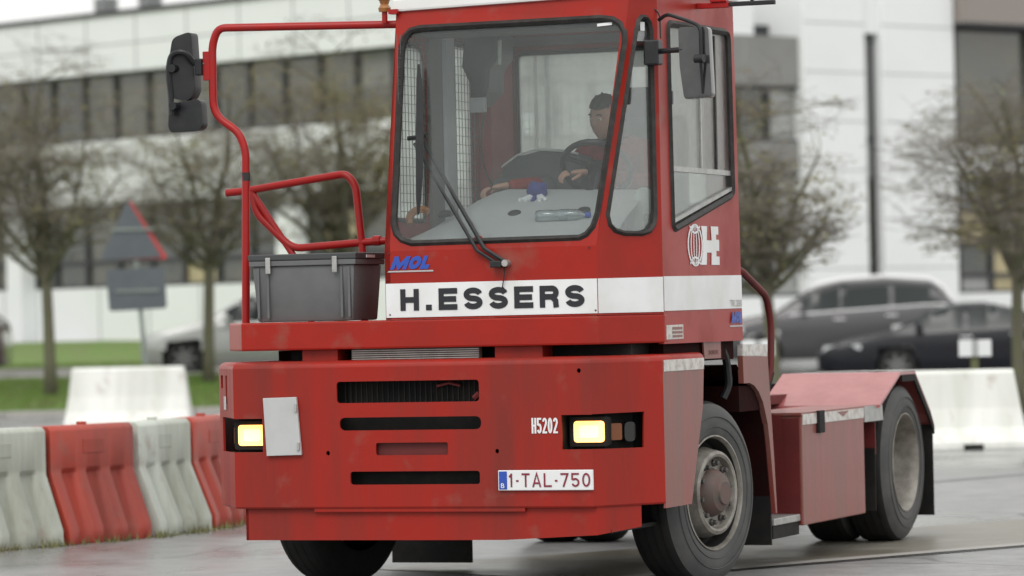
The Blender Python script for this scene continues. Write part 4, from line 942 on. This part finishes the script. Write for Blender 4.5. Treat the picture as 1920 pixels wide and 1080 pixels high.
seat = MB().box(.52, 1.0, 1.18, 1.62, 1.66, 1.82).build('driver_seat', SEAT, T, bevel=.05, seg=3, smooth=True)
MB().box(.54, 1.0, 1.52, 1.66, 1.84, 2.52).build('seat_back', SEAT, seat, bevel=.05, seg=3, smooth=True)
MB().box(.66, .88, 1.54, 1.62, 2.50, 2.68).build('head_rest', SEAT, seat, bevel=.04, seg=3, smooth=True)
MB().box(.60, .95, 1.25, 1.55, 1.36, 1.70).build('seat_base', CABIN, seat)
# left inner pillar trims, dark red rear pillar, roof console
MB().box(-.134, -.06, 1.40, 1.75, 1.45, 2.99).build('rear_pillar_lining', RED_L, T, bevel=.01)
MB().box(-.134, -.12, .675, .855, 1.45, 2.99).build('door_pillar_lining', SEATG, T)
MB().box(-.134, -.10, .86, .985, 1.45, 2.99).build('door_pillar_lining', CABIN_G, T)
MB().box(1.085, 1.189, 1.66, 1.768, 1.45, 2.99).build('rear_pillar_lining', RED_L, T, bevel=.01)
MB().box(-.13, 1.16, .40, .72, 2.93, 2.995).build('roof_console', CABIN, T, bevel=.02)
rc = MB().prism([(-.07, 2.97), (.13, 2.97), (.12, 2.84), (.07, 2.78), (.06, 2.66), (-.02, 2.58), (-.04, 2.70), (-.09, 2.80)], FR(1.05), .25).build('overhead_box', PLAST, T, bevel=.02)
MB().box(-.04, .05, 1.03, 1.07, 2.55, 2.63).build('radio_screen', CABIN_G, rc, bevel=.008)
MB().tube(round_path([(.02, 1.2, 2.70), (-.02, 1.15, 2.45), (.0, 1.1, 2.30), (.05, 1.05, 2.2), (.10, 1.02, 2.13)], .06), .006, 6).build('radio_cable', PLAST, rc)
MB().tube([(.155, 1.0, 2.93), (.15, 1.0, 2.80)], .014, 8).build('roof_handle', STEEL, T)
MB().lathe([(0, 0), (.10, 0), (.10, .02), (0, .02)], lambda a, p, q: (-.0+p, .50+q*.2, 2.0+a), 12).build('cup_tray', CABIN, T) if False else None
# coiled orange strap behind the screen corner
MB().tube([(-.055+.06*math.cos(k*.4), .33+.02*math.sin(k*.4), 1.965+.055*math.sin(k*.4)) for k in range(2, 10)], .020, 6).build('orange_strap', mat('orange_strap', (.34, .15, .06), .8), T, smooth=True)
# little signs of wear on glass: upper sticker
MB().prism([(.955, 2.925), (1.035, 2.93), (1.035, 2.945), (.955, 2.94)], fn_off(RK, .005), .003).build('glass_sticker', W_PLATE, ws_g)
MB().prism([(.335, 2.90), (.365, 2.90), (.365, 2.945), (.335, 2.945)], fn_off(CH, .005), .003).build('glass_sticker', W_PLATE, tw_g)
MB().prism(round_poly([(.32, 1.847), (.385, 1.847), (.37, 1.862), (.352, 1.872), (.33, 1.86)], .004), fn_off(RK, .004), .003).build('red_sticker', RED_T, ws_g)
# guard mesh behind the rear window and on the left window
b = MB()
for i in range(24): x = -.06+i*.049; b.box(x, x+.003, 1.86, 1.863, 1.98, 2.95)
for i in range(20): z = 2.0+i*.049; b.box(-.08, 1.10, 1.865, 1.868, z, z+.003)
stuff(b.build('guard_mesh', WIRE, T))
for x in (.03, .10): MB().box(x, x+.022, 1.84, 1.858, 1.98, 2.95).build('guard_upright', STEEL if x < .05 else MULL, T)
MB().box(-.09, 1.12, 1.84, 1.87, 2.955, 2.985).build('guard_bar', DARK, T)
b = MB()
for i in range(10): y = .24+i*.045; b.box(XL+.040, XL+.043, y, y+.003, 1.95, 2.93)
for i in range(21): z = 1.96+i*.047; b.box(XL+.045, XL+.049, .24, .67, z, z+.003)
for i in range(8): y = 1.0+i*.045; b.box(XL+.040, XL+.043, y, y+.003, 1.75, 2.93)
for i in range(25): z = 1.77+i*.047; b.box(XL+.045, XL+.049, 1.0, 1.34, z, z+.003)
stuff(b.build('guard_mesh', WIRE, T))
# steering wheel
sc = Vector((.70, .98, 2.225)); nv = Vector((-.05, .72, .68)).normalized(); a1 = nv.orthogonal().normalized(); a2 = nv.cross(a1)
swl = MB().tube([sc+(a1*math.cos(k*math.pi/14)+a2*math.sin(k*math.pi/14))*.185 for k in range(29)], .017, 8).build('steering_wheel', PLAST, T, smooth=True)
b = MB(); b.lathe([(0, .02), (.05, .015), (.06, -.02), (0, -.03)], lambda a, p, q: tuple(sc+nv*a+a1*p+a2*q), 16)
for k in range(3): t_ = k*2.1+.4; b.tube([sc, sc+(a1*math.cos(t_)+a2*math.sin(t_))*.18], .014, 6)
b.build('wheel_spokes', PLAST, swl, smooth=True)
MB().tube([sc, sc-nv*.5], .03, 8).build('steering_column', PLAST, swl)

# ---- wheels
FX, RX, WZ = 1.222, 1.222, .488
def wheel(cy, xo, side, steer=0., front=True, wdt=.285, label=None):
    """xo = outer face x, side +1 right in view"""
    M_ = Matrix.Rotation(steer, 3, 'Z')
    def fn(a, p, q):
        v = M_ @ Vector((a*side, p, q)); 
        return (xo-side*.14+v.x+side*0, cy+v.y, WZ+v.z)
    o_ = .14
    w_ = MB().lathe([(.300, o_-.005), (.315, o_+.004), (.36, o_+.012), (.42, o_+.008), (.455, o_-.012), (.478, o_-.03), (.488, o_-.055), (.488, -o_+.055), (.478, -o_+.03), (.42, -o_-.005), (.31, -o_)], fn, 64).build('wheel', TREAD, T, smooth=True)
    MB().lathe([(.302, o_-.002), (.315, o_+.0055), (.36, o_+.0135), (.42, o_+.0095), (.456, o_-.0105), (.474, o_-.024)], fn, 64).build('sidewall', TYRE, w_, smooth=True)
    tg = MB()
    for gx in (-.075, -.025, .025, .075):
        tg.lathe([(.4885, gx-.006), (.4895, gx-.006), (.4895, gx+.006), (.4885, gx+.006)], fn, 64)
    tg.build('tread_groove', DARK, w_)
    for rr_ in (.35, .405):
        MB().lathe([(rr_-.003, o_+.0130), (rr_, o_+.0165), (rr_+.003, o_+.0115)], fn, 64).build('sidewall_ridge', TYRE, w_, smooth=True)
    if front:
        prof = [(.3, o_-.012), (.3075, o_+.008), (.299, o_+.010), (.290, o_-.01), (.280, o_-.09), (.258, o_-.10), (.234, o_-.03), (.222, o_+.022), (.205, o_+.030), (.192, o_+.024), (.184, o_-.012), (.13, o_-.012)]
        hub = [(.13, o_-.012), (.118, o_+.02), (.098, o_+.05), (.066, o_+.06), (.06, o_+.072), (0, o_+.072)]; nr_, nd = .158, o_-.010
    else:
        prof = [(.3, o_-.012), (.3075, o_+.008), (.299, o_+.010), (.288, o_-.01), (.275, o_-.05), (.272, o_-.12), (.255, o_-.16), (.20, o_-.165), (.14, o_-.16)]
        hub = [(.14, o_-.16), (.13, o_-.12), (.11, o_-.10), (0, o_-.095)]; nr_, nd = .168, o_-.16
    MB().lathe(prof, fn, 64).build('rim', RIMM, w_, smooth=True)
    if front: MB().lathe([(.2885, o_-.012), (.2785, o_-.088), (.258, o_-.097), (.240, o_-.048)], fn, 64).build('rim_well', TREAD, w_, smooth=True)
    MB().lathe(hub, fn, 40).build('hub', HUBM if front else RIMM, w_, smooth=True)
    if side > 0:
        for k in range(10):
            a = k*math.pi/5+.2; y_, z_ = nr_*math.cos(a), nr_*math.sin(a)
            MB().lathe([(.019, nd-.01), (.019, nd+.012), (.013, nd+.016), (.013, nd+.034), (0, nd+.036)], lambda d_, p, q: fn(d_, y_+p, z_+q), 8).build('wheel_nut', NUTM, w_)
        if not front:
            for k in range(8):
                a = k*math.pi/4; MB().prism([(.155+.035*math.cos(t_*.785)+.055, .022*math.sin(t_*.785)) for t_ in range(8)], lambda u, v, dd: fn(nd+.004-dd, u*math.cos(a)-v*math.sin(a), u*math.sin(a)+v*math.cos(a)), .003).build('hand_hole', DARK, w_)
ST = -R(11)
wheel(1.287, FX, 1, ST, True); wheel(1.287, -1.10, -1, ST, True)
wheel(5.072, RX, 1, 0, False); wheel(5.072, -RX, -1, 0, False)
wheel(5.072, .925, 1, 0, False); wheel(5.072, -.925, -1, 0, False)
MB().box(.60, 1.205, 4.475, 4.49, .56, .845).build('wing_front_plate', RED_IN, T); MB().box(.60, 1.205, 4.46, 4.472, .22, .60).build('mud_flap', DARK, T)
# axles, chassis rails
MB().tube([(-1.0, 1.287, WZ), (1.0, 1.287, WZ)], .07, 12).build('front_axle', DARK, T)
MB().tube([(-1.0, 5.072, WZ), (1.0, 5.072, WZ)], .09, 12).build('rear_axle', DARK, T)
for x in (-.42, .42): MB().box(x-.04, x+.04, .5, 6.1, .62, .86).build('chassis_rail', DARK, T)
MB().box(-.6, .6, 3.9, 6.2, .875, .93).build('rear_deck', RED_IN, T)
MB().lathe([(0, 0), (.44, 0), (.46, .02), (.46, .05), (0, .06)], lambda a, p, q: (p, 5.0+q, .94+a), 32).build('fifth_wheel', DARK, T)
MB().box(.43, .46, 1.0, 1.9, .30, .62).build('front_spring', DARK, T); MB().box(-.9, -.55, 1.6, 2.6, .32, .60).build('fuel_tank', DARK, T)
MB().box(-.5, .5, .9, 3.4, .48, .62).build('gearbox', DARK, T)
MB().box(-1.10, -.61, 2.35, 2.38, .04, .75).build('mud_flap', DARK, T)
MB().box(.75, 1.19, 2.36, 2.38, .14, .72).build('mud_flap', DARK, T)
# front wheel arch: side panel with arched cut, inner liner
ap = [(1.845, 1.055), (1.95, 1.055), (2.03, 1.04), (2.11, 1.005), (2.19, .94), (2.265, .82), (2.30, .70), (2.38, .318), (2.405, .318), (2.375, .60), (2.33, .915), (2.291, 1.195), (1.835, 1.205)]
MB().prism(ap, SD(1.215), .03).build('wing_panel', RED_G, T)
lin = [(1.0, 1.16), (1.80, 1.16), (1.94, 1.07), (2.03, 1.045), (2.11, 1.01), (2.19, .945), (2.265, .82), (2.30, .70), (2.38, .318)]
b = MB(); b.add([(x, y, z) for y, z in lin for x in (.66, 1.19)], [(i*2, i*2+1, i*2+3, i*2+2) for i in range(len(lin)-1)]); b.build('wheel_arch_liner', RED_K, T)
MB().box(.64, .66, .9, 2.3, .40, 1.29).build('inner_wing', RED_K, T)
MB().prism([(1.835, 1.207), (2.289, 1.197), (2.285, 1.262), (1.838, 1.268)], fn_off(SD(1.215), .0), .03).build('worn_tape', WHITE_TP, T)
MB().prism([(1.22, 1.20), (1.50, 1.20), (1.50, 1.293), (1.20, 1.293)], SD(1.20), .01).build('bracket_plate', RED_G, T)
text('bracket_text', 'XXX', RED_IN, T, 1.28, 1.45, 1.222, 1.245, fn_off(SD(1.20), -.002), .01)
MB().tube(round_path([(1.15, 1.62, 1.28), (1.17, 1.68, 1.20), (1.17, 1.72, 1.05), (1.14, 1.70, .98)], .06), .022, 8).build('air_hose', PLAST, T, smooth=True)
MB().box(1.02, 1.10, 1.25, 1.33, .985, 1.06).build('hose_coupling', STEEL, T, bevel=.01)
MB().tube(round_path([(1.18, 1.80, 1.68), (1.21, 1.86, 1.67), (1.21, 2.31, 1.53), (1.21, 2.385, 1.38), (1.21, 2.36, 1.12), (1.19, 2.34, 1.05)], .10, 6), .020, 10).build('side_hand_rail', RED_IN, T, smooth=True)
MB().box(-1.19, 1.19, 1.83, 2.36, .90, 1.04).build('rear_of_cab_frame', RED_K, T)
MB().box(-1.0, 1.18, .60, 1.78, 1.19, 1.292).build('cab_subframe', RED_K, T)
# tool box
b = MB().box(.80, 1.215, 2.91, 4.20, .218, .845); tb = b.build('tool_box', RED_G, T, bevel=.008)
MB().box(.79, 1.10, 2.895, 2.908, .24, .85).build('box_end', RED_IN, tb)
MB().box(.805, 1.20, 2.902, 2.9085, .235, .83).build('end_panel', RED_IN, tb)
MB().box(.80, 1.217, 2.90, 4.55, .847, .862).build('top_plate', RED_G, T)
MB().prism([(2.92, .792), (4.19, .792), (4.19, .852), (2.92, .852)], fn_off(SD(1.215), -.005), .004).build('worn_tape', WHITE_TP, tb)
MB().prism([(4.205, .765), (4.62, .765), (4.60, .860), (4.205, .860)], SD(1.219), .02).build('grey_end_plate', STEEL, T)
MB().box(1.214, 1.238, 3.20, 3.31, .735, .865).build('rubber_strap', DARK, tb, bevel=.006)
MB().prism([(3.62, .845), (3.86, .845), (3.74, .815)], fn_off(SD(1.215), -.007), .001).build('red_arrow', RED_G, tb)
MB().box(1.0, 1.20, 2.40, 2.90, .245, .285).build('side_step', STEEL, T, bevel=.005)
MB().box(.95, 1.19, 2.40, 2.90, .17, .243).build('step_bracket', DARK, T)
MB().box(.60, .79, 2.4, 4.4, .25, .80).build('battery_carrier', DARK, T)
# rear wings over the twin wheels
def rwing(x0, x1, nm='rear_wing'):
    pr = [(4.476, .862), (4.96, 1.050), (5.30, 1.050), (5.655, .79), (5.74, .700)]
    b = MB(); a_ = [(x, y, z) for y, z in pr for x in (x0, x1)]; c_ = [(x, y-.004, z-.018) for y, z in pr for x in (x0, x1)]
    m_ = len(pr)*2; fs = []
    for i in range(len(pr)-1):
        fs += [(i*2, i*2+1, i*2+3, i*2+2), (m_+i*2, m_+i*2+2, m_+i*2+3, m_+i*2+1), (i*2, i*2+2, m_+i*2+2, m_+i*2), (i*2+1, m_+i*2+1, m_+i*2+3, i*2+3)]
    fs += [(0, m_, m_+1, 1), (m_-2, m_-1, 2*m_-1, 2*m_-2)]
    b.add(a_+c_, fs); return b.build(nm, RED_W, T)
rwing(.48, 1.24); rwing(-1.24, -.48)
MB().prism([(4.99, 1.03), (5.30, 1.03), (5.65, .775), (5.735, .685), (5.735, .64), (5.60, .76), (5.28, .99), (4.99, .99)], SD(1.242), .012).build('wing_edge', DARK, T)
for x0, x1 in ((.66, 1.235), (-1.235, -.66)): MB().box(x0, x1, 5.70, 5.715, .125, .70).build('mud_flap', DARK, T)
MB().box(.52, .70, 2.95, 3.25, .88, 1.12).build('valve_block', DARK, T, bevel=.01)

MB().prism([(2.46, .90), (2.62, .90), (2.80, 1.10), (2.62, 1.13), (2.46, 1.02)], SD(1.10), .05).build('wing_bracket', DARK, T, bevel=.01)
# ---- crate on the deck
Tm = Matrix.Translation((TX, TY, 0)) @ Matrix.Rotation(-YAW, 4, 'Z')
def on_truck(name, label, cat, x, y, z, rz=0): 
    p = Tm @ Vector((x, y, z)); return thing(name, label, cat, p, -YAW+rz)
c = on_truck('storage_crate', 'grey plastic storage crate with dark clipped lid standing on the tractor deck', 'crate', -.645, .33, 1.447)
cw, cd_, ch = .292, .185, .292
b = MB(); pr = [(cw-.02, cd_-.02, 0), (cw, cd_, ch)]
b.add([(sx*w_, sy*d_, z) for w_, d_, z in pr for sx, sy in ((-1, -1), (1, -1), (1, 1), (-1, 1))], [(0, 1, 5, 4), (1, 2, 6, 5), (2, 3, 7, 6), (3, 0, 4, 7), (3, 2, 1, 0), (4, 5, 6, 7)])
b.build('crate_body', CRATE, c, bevel=.012, smooth=True)
for x in (-.255, -.20, .22, .262):
    MB().box(x-.006, x+.006, -cd_-.006, -cd_+.03, .02, ch-.01).build('rib', CRATE, c)
MB().box(-cw-.012, cw+.012, -cd_-.012, cd_+.012, ch, ch+.028).build('crate_rim', CRATE, c, bevel=.004)
MB().box(-cw-.016, cw+.016, -cd_-.016, cd_+.016, ch+.029, ch+.062).build('lid', CRATE_L, c, bevel=.006)
for x in (-.19, .19):
    MB().box(x-.014, x+.014, -cd_-.026, -cd_-.017, ch-.04, ch+.045).build('latch', STEEL, c, bevel=.004)
MB().box(cw+.016, cw+.02, -.06, .05, ch+.035, ch+.05).build('lid_label', W_PLATE, c)

# ---- bottle and gloves on the dash
z_d = 1.845+(2.115-1.845)*.96*.32
bo = on_truck('water_bottle', 'clear plastic water bottle with a blue cap lying on the dashboard', 'bottle', .72, .40, z_d+.036, R(4))
MB().lathe([(0, -.15), (.028, -.148), (.033, -.13), (.033, -.06), (.029, -.05), (.033, -.04), (.033, .07), (.012, .11), (.012, .125), (0, .126)], None, 20).build('bottle_body', CLRP, bo, smooth=True)
MB().lathe([(0, .145), (.015, .144), (.015, .118), (0, .118)], None, 14).build('bottle_cap', BLUE, bo)
MB().lathe([(.0335, -.02), (.0337, .03)], None, 20).build('bottle_label', CLRP, bo)
gv = on_truck('work_gloves', 'blue and white work gloves bunched up on top of the dashboard', 'gloves', .46, .72, 2.07)
b = MB(); rn = random.Random(2)
bmg = bmesh.new(); bmesh.ops.create_icosphere(bmg, subdivisions=3, radius=.055)
for v in bmg.verts: v.co *= 1+.18*math.sin(v.co.x*90+1)*math.cos(v.co.z*70); v.co.z *= .95; v.co.z += .035
me = bpy.data.meshes.new('glove_cuff'); bmg.to_mesh(me); bmg.free(); me.materials.append(CLOTH); me.shade_smooth(); o = bpy.data.objects.new('glove_cuff', me); COL.objects.link(o); o.parent = gv
for k in range(5):
    a = (k-2)*.5; MB().tube([(math.sin(a)*.03, -.03, .01), (math.sin(a)*.07, -.06, -.01), (math.sin(a)*.085, -.085, -.022+abs(a)*.012)], [.013, .013, .010], 8).build('glove_finger', CLOTHW if k != 2 else CLOTH, gv, smooth=True)

# ---- driver
dr = on_truck('person', 'driver in a red work jacket with short dark hair, hands at the steering wheel', 'person', .665, 1.33, 1.80)
def skin(name, verts, edges, rad, m, par, lv=2):
    me = bpy.data.meshes.new(name); me.from_pydata(verts, edges, []); o = bpy.data.objects.new(name, me); COL.objects.link(o); o.parent = par
    sm_ = o.modifiers.new('skin', 'SKIN'); o.modifiers.new('sub', 'SUBSURF').levels = lv; o.modifiers['sub'].render_levels = lv
    if not me.skin_vertices: 
        bpy.context.view_layer.update()
    for i, r in enumerate(rad): me.skin_vertices[0].data[i].radius = (r if isinstance(r, tuple) else (r, r))
    me.skin_vertices[0].data[0].use_root = True
    dg = bpy.context.evaluated_depsgraph_get(); ev = bpy.data.meshes.new_from_object(o.evaluated_get(dg)); ev.materials.clear(); ev.materials.append(m)
    o.modifiers.clear(); o.data = ev; ev.shade_smooth(); return o
# local frame: -y forward (to the windscreen), x to the picture's right; origin = seat top
bv = [(0, .08, .12), (0, .10, .25), (0, .09, .40), (0, .06, .52), (0, .03, .60),
      (.17, .07, .52), (.24, -.06, .34), (.10, -.27, .37), (.0, -.37, .40),
      (-.17, .05, .51), (-.27, -.08, .34), (-.35, -.28, .35), (-.44, -.43, .345),
      (.10, .05, .08), (.12, -.25, .10), (.13, -.42, .05), (.13, -.45, -.36),
      (-.10, .05, .08), (-.12, -.25, .10), (-.13, -.42, .05), (-.13, -.45, -.36)]
be = [(0, 1), (1, 2), (2, 3), (3, 4), (3, 5), (5, 6), (6, 7), (7, 8), (3, 9), (9, 10), (10, 11), (11, 12), (0, 13), (13, 14), (14, 15), (15, 16), (0, 17), (17, 18), (18, 19), (19, 20)]
brd = [(.14, .11), (.15, .12), (.17, .12), (.11, .09), .058, .075, .058, .046, .036, .075, .058, .046, .036, .09, .085, .065, .05, .09, .085, .065, .05]
skin('body', bv, be, brd, JACK, dr)
# legs overlay: trousers
skin('trousers', bv[13:17], [(0, 1), (1, 2), (2, 3)], [.098, .093, .072, .058], NAVY, dr); skin('trousers', bv[17:21], [(0, 1), (1, 2), (2, 3)], [.098, .093, .072, .058], NAVY, dr)
# head
bmh = bmesh.new(); bmesh.ops.create_uvsphere(bmh, u_segments=32, v_segments=24, radius=1)
hc = Vector((-.03, -.02, .705))
for v in bmh.verts:
    x, y, z = v.co; X, Y, Z = x*.074, y*.096, z*.118
    if z < 0: X *= 1-.28*(-z)**1.5; Y = Y*(1-.10*-z)-.012*(-z)
    if y < 0:
        Y += -.022*math.exp(-((x/.17)**2+((z+.12)/.20)**2))          # nose
        Y += .012*(math.exp(-(((x-.42)/.2)**2+((z-.10)/.14)**2))+math.exp(-(((x+.42)/.2)**2+((z-.10)/.14)**2)))   # eye sockets
        Y += -.006*math.exp(-((x/.5)**2+((z-.30)/.12)**2))           # brow
        Y += -.007*math.exp(-((x/.3)**2+((z+.48)/.07)**2))-.006*math.exp(-((x/.3)**2+((z+.60)/.06)**2))-.010*math.exp(-((x/.3)**2+((z+.85)/.15)**2))
    v.co = (X, Y, Z)
bmesh.ops.rotate(bmh, verts=bmh.verts, cent=(0, 0, 0), matrix=Matrix.Rotation(R(14), 3, 'X') @ Matrix.Rotation(R(-18), 3, 'Z'))
bmesh.ops.translate(bmh, verts=bmh.verts, vec=hc)
me = bpy.data.meshes.new('head'); bmh.to_mesh(me); bmh.free(); me.materials.append(SKIN); me.shade_smooth(); hd = bpy.data.objects.new('head', me); COL.objects.link(hd); hd.parent = dr
skin('neck', [(0, .03, .56), (-.02, 0, .64)], [(0, 1)], [.052, .050], SKIN, dr, 1)
HM = Matrix.Rotation(R(14), 3, 'X') @ Matrix.Rotation(R(-18), 3, 'Z')
def hp(x, y, z): return tuple(hc+HM @ Vector((x, y, z)))
bmh = bmesh.new(); bmesh.ops.create_icosphere(bmh, subdivisions=4, radius=1); kill = []
for v in bmh.verts:
    x, y, z = v.co
    if (y < -.15 and z < .42+.1*abs(x)) or z < -.35: kill.append(v)
bmesh.ops.delete(bmh, geom=kill, context='VERTS')
for v in bmh.verts:
    x, y, z = v.co; k = 1.13+.07*math.sin(x*23+z*17)*math.sin(y*19)+.05*math.sin(x*51+y*37)*math.sin(z*43); v.co = hp(x*.074*k, y*.096*k, z*.118*k)
me = bpy.data.meshes.new('hair'); bmh.to_mesh(me); bmh.free(); me.materials.append(HAIR); me.shade_smooth(); o = bpy.data.objects.new('hair', me); COL.objects.link(o); o.parent = dr
EYW = mat('eye_white', (.7, .7, .68), .3); EYD = mat('eye_dark', (.02, .015, .01), .2); LIP = mat('lips', (.38, .15, .12), .5)
for s_ in (-1, 1):
    MB().lathe([(0, -.009), (.010, -.006), (.012, 0), (.010, .006), (0, .009)], lambda a, p, q: hp(s_*.030+a, -.083+p*.7, .012+q*.6), 12).build('eye', EYW, dr, smooth=True)
    MB().lathe([(0, -.0045), (.0045, 0), (0, .0045)], lambda a, p, q: hp(s_*.030+a, -.0905+p*.5, .012+q), 10).build('iris', EYD, dr, smooth=True)
    MB().lathe([(0, -.010), (.020, -.006), (.026, 0), (.020, .006), (0, .010)], lambda a, p, q: hp(s_*.074+a*.8, .005+p*.7, -.005+q*1.1), 12).build('ear', SKIN, dr, smooth=True)
    MB().tube([hp(s_*.014, -.094, .034), hp(s_*.032, -.092, .040), hp(s_*.046, -.082, .034)], [.004, .005, .003], 6).build('eyebrow', HAIR, dr)
MB().tube([hp(-.022, -.088, -.054), hp(0, -.098, -.052), hp(.022, -.088, -.054)], [.003, .006, .003], 6).build('mouth', LIP, dr, smooth=True)
MB().tube([(-.055, .06, .55), (-.06, -.02, .575), (-.0, -.05, .575), (.055, -.01, .575), (.06, .06, .55)], .022, 8).build('collar', BLACK_INK, dr, smooth=True)
# hands: palm + four fingers + thumb
def hand(p, fwd, up, s_, par):
    p = Vector(p); f_ = Vector(fwd).normalized(); u_ = Vector(up); u_ = (u_-f_*u_.dot(f_)).normalized(); r_ = f_.cross(u_)
    def q(a, b2, c_): return tuple(p+f_*a+r_*b2*s_+u_*c_)
    skin('palm', [q(-.03, 0, 0), q(.02, 0, 0), q(.07, 0, -.004)], [(0, 1), (1, 2)], [(.024, .020), (.034, .017), (.038, .015)], SKIN, par)
    for k, (o_, l_) in enumerate(((-.030, .9), (-.010, 1.0), (.011, .95), (.030, .75))):
        skin('finger', [q(.075, o_, -.002), q(.075+.034*l_, o_*1.1, -.010), q(.075+.052*l_, o_*1.12, -.032), q(.075+.045*l_, o_*1.1, -.055)], [(0, 1), (1, 2), (2, 3)], [.0095, .009, .0085, .007], SKIN, par, 1)
    skin('thumb', [q(.015, -.030, -.004), q(.045, -.055, -.014), q(.075, -.058, -.03)], [(0, 1), (1, 2)], [.012, .0105, .008], SKIN, par, 1)
hand((-.03, -.39, .405), (-.75, -.5, .0), (0, -.3, 1), 1, dr)
hand((-.455, -.45, .345), (-.85, -.4, -.1), (0, 0, 1), -1, dr)
